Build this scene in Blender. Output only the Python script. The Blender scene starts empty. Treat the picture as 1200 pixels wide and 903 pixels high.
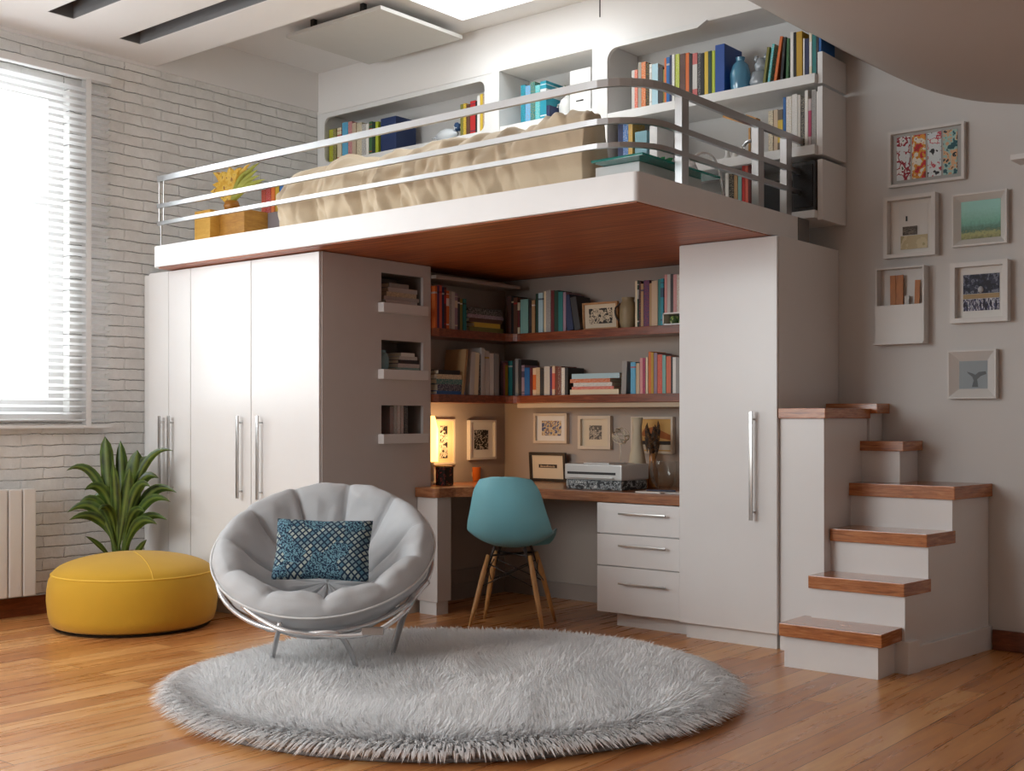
import bpy, bmesh, math, random
import numpy as np
from mathutils import Vector, Matrix, noise
random.seed(7); np.random.seed(7)
C = bpy.context.scene.collection
R_ = math.radians
# ------------------------------------------------------------------ camera geometry
F_PX, CX, CY, CAM_H, YAW = 1398.0, 600.0, 490.0, 1.15, R_(39.4)
RV = (math.cos(YAW), math.sin(YAW)); FV = (-math.sin(YAW), math.cos(YAW))
def U(px, py, x=None, y=None, z=None):
    """point of the room surface (plane x=, y= or z=) seen at photograph pixel px,py"""
    a = (px-CX)/F_PX; b = (CY-py)/F_PX
    dx, dy, dz = FV[0]+RV[0]*a, FV[1]+RV[1]*a, b
    t = x/dx if x is not None else y/dy if y is not None else (z-CAM_H)/dz
    return Vector((dx*t, dy*t, CAM_H+dz*t))
def PD(px, py, d):
    a = (px-CX)/F_PX; b = (CY-py)/F_PX
    return Vector(((FV[0]+RV[0]*a)*d, (FV[1]+RV[1]*a)*d, CAM_H+b*d))
# ------------------------------------------------------------------ materials
def lin(c):
    return tuple((v/12.92 if v <= .04045 else ((v+.055)/1.055)**2.4) for v in (k/255 for k in c))
MATS = {}
def new_mat(name):
    m = bpy.data.materials.new(name); m.use_nodes = True
    nt = m.node_tree; b = nt.nodes['Principled BSDF']
    return m, nt, b
def N(nt, t, **kw):
    n = nt.nodes.new(t)
    for k, v in kw.items():
        if k in n.inputs: n.inputs[k].default_value = v
        else: setattr(n, k, v)
    return n
def L(nt, a, b): nt.links.new(a, b)
def plain(name, col, rough=.5, metal=0, bump=0, bscale=60, var=0, vscale=8, emit=None, es=0, sheen=0, coat=0, stretch=(1,1,1)):
    if name in MATS: return MATS[name]
    m, nt, b = new_mat(name)
    c = lin(col) + (1,)
    b.inputs['Base Color'].default_value = c; b.inputs['Roughness'].default_value = rough; b.inputs['Metallic'].default_value = metal
    if sheen: b.inputs['Sheen Weight'].default_value = sheen
    if coat: b.inputs['Coat Weight'].default_value = coat; b.inputs['Coat Roughness'].default_value = .15
    tc = N(nt, 'ShaderNodeTexCoord'); mp = N(nt, 'ShaderNodeMapping'); mp.inputs['Scale'].default_value = stretch
    L(nt, tc.outputs['Object'], mp.inputs[0])
    nz = N(nt, 'ShaderNodeTexNoise', Scale=vscale, Detail=4.0); L(nt, mp.outputs[0], nz.inputs['Vector'])
    v = var if var else .03
    mx = N(nt, 'ShaderNodeMixRGB'); mx.inputs[1].default_value = tuple(k*(1-v) for k in c[:3])+(1,); mx.inputs[2].default_value = tuple(min(1, k*(1+v)) for k in c[:3])+(1,)
    L(nt, nz.outputs['Fac'], mx.inputs[0]); L(nt, mx.outputs[0], b.inputs['Base Color'])
    if bump:
        n2 = N(nt, 'ShaderNodeTexNoise', Scale=bscale, Detail=3.0); L(nt, mp.outputs[0], n2.inputs['Vector'])
        bp = N(nt, 'ShaderNodeBump', Strength=bump, Distance=.01); L(nt, n2.outputs['Fac'], bp.inputs['Height']); L(nt, bp.outputs[0], b.inputs['Normal'])
    if emit: b.inputs['Emission Color'].default_value = lin(emit)+(1,); b.inputs['Emission Strength'].default_value = es
    MATS[name] = m; return m
def ramp(nt, stops, interp='LINEAR'):
    r = N(nt, 'ShaderNodeValToRGB'); e = r.color_ramp.elements; r.color_ramp.interpolation = interp
    while len(e) < len(stops): e.new(.5)
    for el, (p, c) in zip(e, stops): el.position = p; el.color = lin(c)+(1,)
    return r
def wood(name, cols, scale=(1,1,1), rough=.35, dens=6, coat=0):
    m, nt, b = new_mat(name)
    tc = N(nt, 'ShaderNodeTexCoord'); mp = N(nt, 'ShaderNodeMapping'); mp.inputs['Scale'].default_value = scale
    L(nt, tc.outputs['Object'], mp.inputs[0])
    n1 = N(nt, 'ShaderNodeTexNoise', Scale=dens, Detail=6.0, Roughness=.65, Distortion=.6); L(nt, mp.outputs[0], n1.inputs['Vector'])
    rp = ramp(nt, [(.25+.5*i/(len(cols)-1), c) for i, c in enumerate(cols)]); L(nt, n1.outputs['Fac'], rp.inputs[0])
    L(nt, rp.outputs[0], b.inputs['Base Color']); b.inputs['Roughness'].default_value = rough
    if coat: b.inputs['Coat Weight'].default_value = coat; b.inputs['Coat Roughness'].default_value = .2
    bp = N(nt, 'ShaderNodeBump', Strength=.08, Distance=.005); L(nt, n1.outputs['Fac'], bp.inputs['Height']); L(nt, bp.outputs[0], b.inputs['Normal'])
    MATS[name] = m; return m
def floor_mat():
    m, nt, b = new_mat('floor_planks')
    tc = N(nt, 'ShaderNodeTexCoord'); sp = N(nt, 'ShaderNodeSeparateXYZ'); L(nt, tc.outputs['Object'], sp.inputs[0])
    cb = N(nt, 'ShaderNodeCombineXYZ'); L(nt, sp.outputs['Y'], cb.inputs['X']); L(nt, sp.outputs['X'], cb.inputs['Y'])
    br = N(nt, 'ShaderNodeTexBrick', Scale=1.0); br.offset = .37; br.offset_frequency = 2
    br.inputs['Brick Width'].default_value = 1.55; br.inputs['Row Height'].default_value = .135; br.inputs['Mortar Size'].default_value = .0016; br.inputs['Mortar Smooth'].default_value = .1
    br.inputs['Color1'].default_value = (0,0,0,1); br.inputs['Color2'].default_value = (1,1,1,1); br.inputs['Mortar'].default_value = (.5,.5,.5,1)
    L(nt, cb.outputs[0], br.inputs['Vector'])
    mp = N(nt, 'ShaderNodeMapping'); mp.inputs['Scale'].default_value = (1.1, 14, 1); L(nt, cb.outputs[0], mp.inputs[0])
    n1 = N(nt, 'ShaderNodeTexNoise', Scale=1.8, Detail=6.0, Roughness=.5, Distortion=.35); L(nt, mp.outputs[0], n1.inputs['Vector'])
    ad = N(nt, 'ShaderNodeMath', operation='MULTIPLY_ADD'); ad.inputs[1].default_value = .34; L(nt, br.outputs['Color'], ad.inputs[0])
    ml = N(nt, 'ShaderNodeMath', operation='MULTIPLY'); ml.inputs[1].default_value = .75; L(nt, n1.outputs['Fac'], ml.inputs[0]); L(nt, ml.outputs[0], ad.inputs[2])
    rp = ramp(nt, [(.12, (146,88,48)), (.42, (184,120,68)), (.6, (204,142,84)), (.8, (222,170,112))]); L(nt, ad.outputs[0], rp.inputs[0])
    mx = N(nt, 'ShaderNodeMixRGB'); mx.inputs[2].default_value = lin((84,46,24))+(1,); L(nt, br.outputs['Fac'], mx.inputs[0]); L(nt, rp.outputs[0], mx.inputs[1])
    L(nt, mx.outputs[0], b.inputs['Base Color']); b.inputs['Roughness'].default_value = .27
    mr = N(nt, 'ShaderNodeMapRange'); mr.inputs[3].default_value = .2; mr.inputs[4].default_value = .38; L(nt, n1.outputs['Fac'], mr.inputs[0]); L(nt, mr.outputs[0], b.inputs['Roughness'])
    bp = N(nt, 'ShaderNodeBump', Strength=.25, Distance=.002, invert=True); L(nt, br.outputs['Fac'], bp.inputs['Height']); L(nt, bp.outputs[0], b.inputs['Normal'])
    return m
def brick_mat():
    m, nt, b = new_mat('painted_brick')
    tc = N(nt, 'ShaderNodeTexCoord'); sp = N(nt, 'ShaderNodeSeparateXYZ'); L(nt, tc.outputs['Object'], sp.inputs[0])
    cb = N(nt, 'ShaderNodeCombineXYZ'); L(nt, sp.outputs['Y'], cb.inputs['X']); L(nt, sp.outputs['Z'], cb.inputs['Y'])
    n0 = N(nt, 'ShaderNodeTexNoise', Scale=6.0, Detail=8.0, Roughness=.65); L(nt, cb.outputs[0], n0.inputs['Vector'])
    vm = N(nt, 'ShaderNodeVectorMath', operation='MULTIPLY_ADD'); vm.inputs[1].default_value = (.05,.03,0); L(nt, n0.outputs['Color'], vm.inputs[0]); L(nt, cb.outputs[0], vm.inputs[2])
    def bricks(w, mort, sm):
        br = N(nt, 'ShaderNodeTexBrick', Scale=1.0); br.inputs['Brick Width'].default_value = w; br.inputs['Row Height'].default_value = .067
        br.inputs['Mortar Size'].default_value = mort; br.inputs['Mortar Smooth'].default_value = sm; L(nt, vm.outputs[0], br.inputs['Vector']); return br
    br = bricks(.27, .005, .7); bh = bricks(90.0, .0021, .1); bv = bricks(.27, .0018, .1)
    n1 = N(nt, 'ShaderNodeTexNoise', Scale=5.0, Detail=6.0, Roughness=.7); L(nt, tc.outputs['Object'], n1.inputs['Vector'])
    n2 = N(nt, 'ShaderNodeTexNoise', Scale=30.0, Detail=5.0, Roughness=.7); L(nt, tc.outputs['Object'], n2.inputs['Vector'])
    r1 = ramp(nt, [(.3, (212,210,207)), (.7, (236,235,233))]); L(nt, n1.outputs['Fac'], r1.inputs[0])
    def gated(src, lo, hi):
        g = ramp(nt, [(lo, (0,0,0)), (hi, (255,255,255))]); L(nt, n1.outputs['Fac'], g.inputs[0]); q = N(nt, 'ShaderNodeMath', operation='MULTIPLY'); L(nt, src.outputs['Fac'], q.inputs[0]); L(nt, g.outputs[0], q.inputs[1]); return q
    a1, a2 = gated(bh, .36, .52), gated(bv, .56, .66)
    pit = ramp(nt, [(.69, (0,0,0)), (.73, (255,255,255))]); L(nt, n2.outputs['Fac'], pit.inputs[0])
    x1 = N(nt, 'ShaderNodeMath', operation='MAXIMUM'); L(nt, a1.outputs[0], x1.inputs[0]); L(nt, a2.outputs[0], x1.inputs[1])
    x2 = N(nt, 'ShaderNodeMath', operation='MAXIMUM'); L(nt, x1.outputs[0], x2.inputs[0]); L(nt, pit.outputs[0], x2.inputs[1])
    sc = N(nt, 'ShaderNodeMath', operation='MULTIPLY'); sc.inputs[1].default_value = .8; L(nt, x2.outputs[0], sc.inputs[0])
    mx = N(nt, 'ShaderNodeMixRGB'); mx.inputs[2].default_value = lin((84,80,78))+(1,); L(nt, sc.outputs[0], mx.inputs[0]); L(nt, r1.outputs[0], mx.inputs[1])
    L(nt, mx.outputs[0], b.inputs['Base Color']); b.inputs['Roughness'].default_value = .6
    h = N(nt, 'ShaderNodeMath', operation='MULTIPLY_ADD'); h.inputs[1].default_value = -.8; L(nt, br.outputs['Fac'], h.inputs[0])
    hs = N(nt, 'ShaderNodeMath', operation='MULTIPLY'); hs.inputs[1].default_value = .6; L(nt, n2.outputs['Fac'], hs.inputs[0]); L(nt, hs.outputs[0], h.inputs[2])
    bp = N(nt, 'ShaderNodeBump', Strength=.7, Distance=.012); L(nt, h.outputs[0], bp.inputs['Height']); L(nt, bp.outputs[0], b.inputs['Normal'])
    return m
def glass_mat(name, col=(248,249,250), mixg=.1, rough=.03, body=0, bcol=(200,210,215)):
    if name in MATS: return MATS[name]
    m, nt, b = new_mat(name); out = nt.nodes['Material Output']
    tr = N(nt, 'ShaderNodeBsdfTransparent'); tr.inputs[0].default_value = lin(col)+(1,); base = tr
    if body:
        b.inputs['Base Color'].default_value = lin(bcol)+(1,); b.inputs['Roughness'].default_value = .15; m0 = N(nt, 'ShaderNodeMixShader'); m0.inputs[0].default_value = body; L(nt, tr.outputs[0], m0.inputs[1]); L(nt, b.outputs[0], m0.inputs[2]); base = m0
    gl = N(nt, 'ShaderNodeBsdfGlossy'); gl.inputs['Roughness'].default_value = rough
    lw = N(nt, 'ShaderNodeLayerWeight', Blend=.2); ad = N(nt, 'ShaderNodeMath', operation='MULTIPLY_ADD'); ad.inputs[1].default_value = .35; ad.inputs[2].default_value = mixg*.4
    L(nt, lw.outputs['Fresnel'], ad.inputs[0])
    ms = N(nt, 'ShaderNodeMixShader'); L(nt, ad.outputs[0], ms.inputs[0]); L(nt, base.outputs[0], ms.inputs[1]); L(nt, gl.outputs[0], ms.inputs[2])
    L(nt, ms.outputs[0], out.inputs[0]); MATS[name] = m; return m
def patchwork(name, stops, scale=20, kind='noise', rough=.6, stretch=(1,1,1), interp='CONSTANT', detail=3.0):
    """printed artwork: colours chosen by a noise or cell pattern"""
    if name in MATS: return MATS[name]
    m, nt, b = new_mat(name); tc = N(nt, 'ShaderNodeTexCoord'); mp = N(nt, 'ShaderNodeMapping'); mp.inputs['Scale'].default_value = stretch
    L(nt, tc.outputs['Object'], mp.inputs[0])
    if kind == 'noise':
        t = N(nt, 'ShaderNodeTexNoise', Scale=scale, Detail=detail); o = t.outputs['Fac']
    elif kind == 'voronoi':
        t = N(nt, 'ShaderNodeTexVoronoi', Scale=scale); o = t.outputs['Color']
    else:
        t = N(nt, 'ShaderNodeTexWave', Scale=scale, Distortion=4.0, Detail=3.0); o = t.outputs['Fac']
    L(nt, mp.outputs[0], t.inputs['Vector']); r = ramp(nt, stops, interp); L(nt, o, r.inputs[0]); L(nt, r.outputs[0], b.inputs['Base Color'])
    b.inputs['Roughness'].default_value = rough; MATS[name] = m; return m
WHITE = plain('white_lacquer', (226,224,223), .32, var=.015, coat=.15)
WHITEW = plain('white_paint', (224,223,222), .7, bump=.04, bscale=90, var=.02)
WALLM = plain('grey_white_plaster', (208,206,204), .8, bump=.05, bscale=40, var=.03, vscale=2)
NOOKM = plain('taupe_plaster', (172,160,150), .8, bump=.04, bscale=40, var=.03, vscale=2)
CEILM = plain('ceiling_plaster', (230,227,225), .85, bump=.03, bscale=30, var=.02, vscale=2)
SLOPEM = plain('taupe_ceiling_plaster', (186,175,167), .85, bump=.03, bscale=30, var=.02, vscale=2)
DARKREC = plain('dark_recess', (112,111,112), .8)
TREAD = wood('tread_wood', [(112,60,30), (176,106,58), (204,142,92)], (2,2,22), .22, 4, .4)
SHELFW = wood('shelf_wood', [(78,34,18), (122,60,34), (150,84,52)], (1.2,6,14), .3, 5, .2)
DESKW = wood('desk_wood', [(96,56,34), (146,92,58), (182,128,88)], (1.2,7,14), .28, 5, .3)
UNDERW = wood('soffit_wood', [(84,34,12), (164,84,38), (216,136,72)], (.5,14,1), .42, 3.5, 0)
BASEW = wood('baseboard_wood', [(86,42,24), (120,64,38), (146,84,52)], (2,2,10), .35, 5)
STEEL = plain('brushed_steel', (190,188,186), .28, 1, var=.04, vscale=30)
RAILM = plain('satin_steel_rail', (186,186,187), .32, 1, var=.03)
CHROME = plain('chrome', (222,222,224), .25, .75)
BLACK = plain('black_plastic', (28,27,29), .4)
DARKM = plain('dark_wire', (62,56,54), .35, .8)
GLASS = glass_mat('window_glass')
CLEAR = glass_mat('clear_glass', (250,251,251), .06)
# ------------------------------------------------------------------ mesh helpers (everything authored in room coordinates)
def box(bm, x0, y0, z0, x1, y1, z1, bev=0):
    b2 = bmesh.new(); bmesh.ops.create_cube(b2, size=1)
    bmesh.ops.transform(b2, matrix=Matrix.Translation(((x0+x1)/2,(y0+y1)/2,(z0+z1)/2)) @ Matrix.Diagonal((abs(x1-x0),abs(y1-y0),abs(z1-z0),1)), verts=b2.verts)
    if bev: bmesh.ops.bevel(b2, geom=b2.edges[:], offset=bev, segments=2, affect='EDGES', profile=.7)
    add(bm, b2)
def add(bm, b2, mtx=None, mi=None):
    if mtx is not None: bmesh.ops.transform(b2, matrix=mtx, verts=b2.verts)
    if mi is not None:
        for f in b2.faces: f.material_index = mi
    me = bpy.data.meshes.new('t'); b2.to_mesh(me); b2.free(); bm.from_mesh(me); bpy.data.meshes.remove(me)
def prism(bm, pts, z0, z1, bev=0):
    b2 = bmesh.new(); vs = [b2.verts.new((p[0],p[1],z0)) for p in pts]; f = b2.faces.new(vs)
    r = bmesh.ops.extrude_face_region(b2, geom=[f]); bmesh.ops.translate(b2, vec=(0,0,z1-z0), verts=[v for v in r['geom'] if isinstance(v, bmesh.types.BMVert)])
    bmesh.ops.recalc_face_normals(b2, faces=b2.faces[:])
    if bev: bmesh.ops.bevel(b2, geom=b2.edges[:], offset=bev, segments=2, affect='EDGES', profile=.7)
    add(bm, b2)
def catmull(pts, n=8, closed=False):
    P = [Vector(p) for p in pts]; out = []; m = len(P)
    for i in range(m if closed else m-1):
        p0 = P[(i-1) % m] if closed or i > 0 else P[0]; p1 = P[i]; p2 = P[(i+1) % m]; p3 = P[(i+2) % m] if closed or i+2 < m else P[-1]
        for k in range(n):
            t = k/n
            out.append(.5*((2*p1)+(p2-p0)*t+(2*p0-5*p1+4*p2-p3)*t*t+(3*p1-p0-3*p2+p3)*t**3))
    if not closed: out.append(P[-1])
    return out
def tube(bm, pts, r, seg=10, closed=False, prof=None):
    """sweep a circle (or the rectangle prof=(w,h)) along pts; r may be a list"""
    P = [Vector(p) for p in pts]; n = len(P); rings = []
    up = Vector((0,0,1))
    for i in range(n):
        a = P[(i-1) % n] if closed or i > 0 else P[i]; b = P[(i+1) % n] if closed or i < n-1 else P[i]
        t = (b-a).normalized(); ref = up if abs(t.z) < .95 else Vector((1,0,0))
        s = t.cross(ref).normalized(); w = s.cross(t).normalized(); rr = r[i] if isinstance(r, (list, tuple)) else r
        if prof: ring = [P[i]+s*(sx*prof[0]/2)+w*(sz*prof[1]/2) for sx, sz in ((-1,-1),(1,-1),(1,1),(-1,1))]
        else: ring = [P[i]+s*math.cos(2*math.pi*k/seg)*rr+w*math.sin(2*math.pi*k/seg)*rr for k in range(seg)]
        rings.append([bm.verts.new(v) for v in ring])
    m = len(rings[0])
    for i in range(n if closed else n-1):
        A, B = rings[i], rings[(i+1) % n]
        for k in range(m): bm.faces.new((A[k], A[(k+1) % m], B[(k+1) % m], B[k]))
    if not closed: bm.faces.new(rings[0][::-1]); bm.faces.new(rings[-1])
def lathe(bm, prof, center=(0,0,0), seg=32, mtx=None):
    b2 = bmesh.new(); rings = []
    for r, z in prof:
        if r < 1e-5: rings.append([b2.verts.new((0,0,z))])
        else: rings.append([b2.verts.new((r*math.cos(2*math.pi*k/seg), r*math.sin(2*math.pi*k/seg), z)) for k in range(seg)])
    for A, B in zip(rings[:-1], rings[1:]):
        for k in range(seg):
            k2 = (k+1) % seg
            if len(A) == 1 and len(B) == 1: continue
            if len(A) == 1: b2.faces.new((A[0], B[k2], B[k]))
            elif len(B) == 1: b2.faces.new((A[k], A[k2], B[0]))
            else: b2.faces.new((A[k], A[k2], B[k2], B[k]))
    bmesh.ops.recalc_face_normals(b2, faces=b2.faces[:])
    add(bm, b2, (Matrix.Translation(center) if mtx is None else mtx))
def quad(bm, a, b, c, d): bm.faces.new([bm.verts.new(p) for p in (a,b,c,d)])
def wmat(o):
    m = o.matrix_basis.copy(); p = o.parent
    while p: m = p.matrix_basis @ m; p = p.parent
    return m
def obj(name, bm, mat, parent=None, smooth=False, local=False, angle=40):
    me = bpy.data.meshes.new(name)
    if isinstance(bm, bmesh.types.BMesh): bm.to_mesh(me); bm.free()
    else: bpy.data.meshes.remove(me); me = bm
    o = bpy.data.objects.new(name, me); C.objects.link(o)
    for m in (mat if isinstance(mat, (list, tuple)) else [mat]): me.materials.append(m)
    if parent:
        o.parent = parent
        if not local: me.transform(wmat(parent).inverted())
    elif not local:
        co = np.empty(len(me.vertices)*3); me.vertices.foreach_get('co', co); co = co.reshape(-1,3)
        c = Vector(((co[:,0].min()+co[:,0].max())/2, (co[:,1].min()+co[:,1].max())/2, co[:,2].min()))
        me.transform(Matrix.Translation(-c)); o.location = c
    if smooth:
        for p in me.polygons: p.use_smooth = True
        if smooth != 'all':
            md = me; 
            try: me.set_sharp_from_angle(angle=R_(angle))
            except Exception: pass
    return o
def thing(name, label, cat, loc=(0,0,0), rotz=0, group=None):
    o = bpy.data.objects.new(name, None); C.objects.link(o); o.empty_display_size = .1
    o.location = loc; o.rotation_euler = (0,0,rotz); return tag(o, label, cat, group)
def tag(o, label, cat, group=None):
    o['label'] = label; o['category'] = cat
    if group: o['group'] = group
    return o
def struct(name, bm, m, parent=None, smooth=False):
    o = obj(name, bm, m, parent, smooth)
    if parent is None: o['kind'] = 'structure'
    return o
BM = bmesh.new
def bxo(name, dims, mat, parent=None, bev=0):
    b = BM(); box(b, *dims, bev=bev); return obj(name, b, mat, parent)
def copy_tree(o, parent=None):
    c = o.copy(); C.objects.link(c); c.parent = parent
    for ch in list(o.children): copy_tree(ch, c)
    return c
# ------------------------------------------------------------------ room constants
XW, YB, YS = -6.62, 6.12, 5.82       # brick wall, back wall, front of the upper shelving
ZC, ZR = 3.4, 3.66                    # dropped ceiling, recess ceiling
ZL0, ZL1 = 2.06, 2.19                 # loft platform
XN = -5.08                            # left wall of the study nook
XEND, YFRONT = 1.4, -2.2
WY0, WY1, WZ0, WZ1 = 1.5, 3.86, 1.17, 3.16   # window opening in the brick wall
b = BM(); box(b, XW-.2, YFRONT, -.06, XEND, YB+.1, 0); struct('floor', b, floor_mat())
b = BM(); BX = XW-.2
box(b, BX, YFRONT, 0, XW, WY0, ZC-.02); box(b, BX, WY1, 0, XW, YB, ZC-.02); box(b, BX, WY0, 0, XW, WY1, WZ0); box(b, BX, WY0, WZ1, XW, WY1, ZC-.02)
struct('wall_left', b, brick_mat())
b = BM(); box(b, BX, YFRONT, ZC-.02, XW+.015, YB, ZR+.3); struct('trim_1', b, CEILM)           # plain plaster band over the bricks
b = BM(); box(b, XW, YB, 0, XEND, YB+.1, ZR+.3); struct('wall_back', b, WALLM)
b = BM(); box(b, XEND, YFRONT, 0, XEND+.1, YB, ZR); struct('wall_right', b, WALLM)
b = BM(); box(b, XW, YFRONT-.1, 0, XEND, YFRONT, ZR); struct('wall_front', b, WALLM)
# nook lining: the taupe wall behind the desk
b = BM(); box(b, XN, YB-.012, 0, -3.3, YB, ZL0-.004); box(b, XN-.03, 5.2, 0, XN, YB, ZL0-.004); struct('wall_nook', b, NOOKM)
b = BM(); box(b, XN, 5.2, 0, XN+.015, YB-.02, .1); box(b, XN+.015, YB-.03, 0, -3.85, YB-.012, .1); box(b, XN, 5.2, .1, XN+.008, YB-.02, .19); struct('baseboard_nook', b, plain('taupe_board', (150,138,130), .5))
b = BM(); box(b, XW, YFRONT, 0, XW+.02, 4.32, .11, .004); struct('baseboard_left', b, BASEW)
b = BM(); box(b, -1.92, YB-.02, 0, XEND, YB, .1, .004); struct('baseboard_back', b, BASEW)
# dropped ceiling with two long dark slots
S1, S2, YC, ZT = (3.47,3.63), (3.985,4.13), 4.45, .15
def cbox(bm, x0, y0, x1, y1): box(bm, x0, y0, ZC, x1, y1, ZC+ZT)
b = BM(); cbox(b, XW, YFRONT, -3.4, S1[0]); cbox(b, XW, S1[1], -3.4, S2[0]); cbox(b, XW, S2[1], -3.4, YC)
cbox(b, XW, S1[0], -6.18, S1[1]); cbox(b, XW, S2[0], -6.29, S2[1]); cbox(b, -3.6, S1[0], -3.4, S1[1]); cbox(b, -3.6, S2[0], -3.4, S2[1])
struct('ceiling', b, CEILM)
b = BM()
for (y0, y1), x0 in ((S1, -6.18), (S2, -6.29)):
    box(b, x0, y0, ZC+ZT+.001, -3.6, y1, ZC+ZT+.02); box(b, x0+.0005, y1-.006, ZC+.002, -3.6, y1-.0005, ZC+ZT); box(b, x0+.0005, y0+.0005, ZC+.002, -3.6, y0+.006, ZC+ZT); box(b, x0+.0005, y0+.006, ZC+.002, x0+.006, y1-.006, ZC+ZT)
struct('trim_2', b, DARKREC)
# recess ceiling with the skylight shaft
SKX0, SKX1, SKY0, SKY1 = -5.02, -4.0, 4.75, 5.62
b = BM()
box(b, XW, YC-.1, ZR, SKX0, YB, ZR+.05); box(b, SKX1, YC-.1, ZR, -3.2, YB, ZR+.05); box(b, SKX0, YC-.1, ZR, SKX1, SKY0, ZR+.05); box(b, SKX0, SKY1, ZR, SKX1, YB, ZR+.05)
box(b, SKX0-.05, SKY0-.05, ZR+.05, SKX0, SKY1+.05, ZR+.55); box(b, SKX1, SKY0-.05, ZR+.05, SKX1+.05, SKY1+.05, ZR+.55); box(b, SKX0, SKY0-.05, ZR+.05, SKX1, SKY0, ZR+.55); box(b, SKX0, SKY1, ZR+.05, SKX1, SKY1+.05, ZR+.55)
box(b, XW, YC-.02, ZC+ZT, -3.3, YC, ZR)
struct('ceiling_recess', b, CEILM)
b = BM(); box(b, SKX0, SKY0, ZR+.5, SKX1, SKY1, ZR+.51); w2 = struct('window_2', b, GLASS)
# bulkhead over the upper shelves
b = BM(); box(b, XW, YS, 3.36, -2.93, YB, ZR, .004); struct('trim_3', b, CEILM)
# curved attic slope at the right
prof = [(-3.45,3.66),(-3.2,3.475),(-2.9,3.265),(-2.6,3.06),(-2.3,2.87),(-2.05,2.76),(-1.8,2.695),(-1.5,2.64),(-1.0,2.575),(0,2.48),(XEND,2.38)]
cv = catmull([(x,0,z) for x, z in prof], 5)
b = BM(); A = [b.verts.new((p.x, YB, p.z)) for p in cv]; B_ = [b.verts.new((p.x, YFRONT, p.z)) for p in cv]
for i in range(len(cv)-1): b.faces.new((A[i], A[i+1], B_[i+1], B_[i]))
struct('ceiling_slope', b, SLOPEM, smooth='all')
# hatch panel below the recess ceiling
t = thing('ceiling_hatch', 'square pale grey ceiling hatch panel hanging open beside the skylight', 'hatch', (-5.52,5.33,3.57))
bxo('panel', (-5.95,4.97,3.575,-5.09,5.7,3.6), plain('hatch_grey', (205,202,197), .7), t, .004)
for bx_, by_ in ((-5.75,5.0),(-5.3,5.0),(-5.75,5.6),(-5.3,5.6)): bxo('bracket', (bx_,by_,3.6,bx_+.03,by_+.03,ZR), BLACK, t)
p = U(703, 20, y=5.2)
b = BM(); tube(b, [(p.x,5.2,p.z),(p.x,5.2,ZR)], .0035, 6); tag(obj('pull_cord', b, DARKM), 'thin dark cord hanging from the ceiling above the bookshelves', 'cord')
# ------------------------------------------------------------------ window and blind
b = BM(); fw = .1; xf0, xf1 = XW-.13, XW-.07
box(b, xf0, WY0, WZ0, xf1, WY0+fw, WZ1); box(b, xf0, WY1-fw, WZ0, xf1, WY1, WZ1); box(b, xf0+.002, WY0+fw, WZ0, xf1-.002, WY1-fw, WZ0+fw); box(b, xf0+.002, WY0+fw, WZ1-fw, xf1-.002, WY1-fw, WZ1)
box(b, xf0+.004, WY0+fw, 2.42, xf1-.004, WY1-fw, 2.5); box(b, xf0+.002, 2.62, WZ0+fw, xf1-.002, 2.7, WZ1-fw)
w1 = struct('window_1', b, WHITEW)
b = BM(); box(b, XW-.105, WY0+fw+.001, WZ0+fw+.001, XW-.1, WY1-fw-.001, WZ1-fw-.001); obj('pane', b, GLASS, w1)
b = BM(); box(b, XW-.19, WY0, WZ0-.03, XW+.03, WY1, WZ0); obj('sill', b, WHITEW, w1)
SLAT = plain('blind_slat_white', (246,246,246), .5)
nt_ = SLAT.node_tree; tl = nt_.nodes.new('ShaderNodeBsdfTranslucent'); tl.inputs[0].default_value = (.95,.95,.95,1); ms_ = nt_.nodes.new('ShaderNodeMixShader'); ms_.inputs[0].default_value = .6
nt_.links.new(nt_.nodes['Principled BSDF'].outputs[0], ms_.inputs[1]); nt_.links.new(tl.outputs[0], ms_.inputs[2]); nt_.links.new(ms_.outputs[0], nt_.nodes['Material Output'].inputs[0])
bl = thing('venetian_blind', 'white horizontal slatted blind lowered over the window in the brick wall', 'blind', (XW+.05,2.8,1.1))
by0, by1, bz0, bz1 = 1.4, 4.1, 1.12, 3.2
bxo('headrail', (XW+.02,by0,bz1,XW+.07,by1,bz1+.045), WHITEW, bl, .004)
bxo('bottom_rail', (XW+.025,by0,bz0-.03,XW+.065,by1,bz0-.01), WHITEW, bl, .004)
b = BM(); n = 5; ta = R_(-14); hw = .024
rows = []
for k in range(n+1):
    s = -1+2*k/n; u = s*hw; bow = .004*(1-s*s)
    dx = u*math.cos(ta); dz = -u*math.sin(ta)+bow
    rows.append([b.verts.new((XW+.045+dx, yy, bz0+.02+dz)) for yy in (by0, by1)])
for A, B_ in zip(rows[:-1], rows[1:]): b.faces.new((A[0], A[1], B_[1], B_[0]))
sl = obj('slat', b, SLAT, bl, smooth='all')
ns = int((bz1-.02-bz0)/.0415)
for k in range(1, ns):
    c = sl.copy(); C.objects.link(c); c.parent = bl; c.location = (0,0,k*.0415)
for yy in (1.8, 2.75, 3.93):
    b = BM(); box(b, XW+.021, yy, bz0-.02, XW+.0225, yy+.035, bz1); box(b, XW+.0675, yy, bz0-.02, XW+.069, yy+.035, bz1)
    obj('ladder_tape', b, WHITEW, bl)
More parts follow.
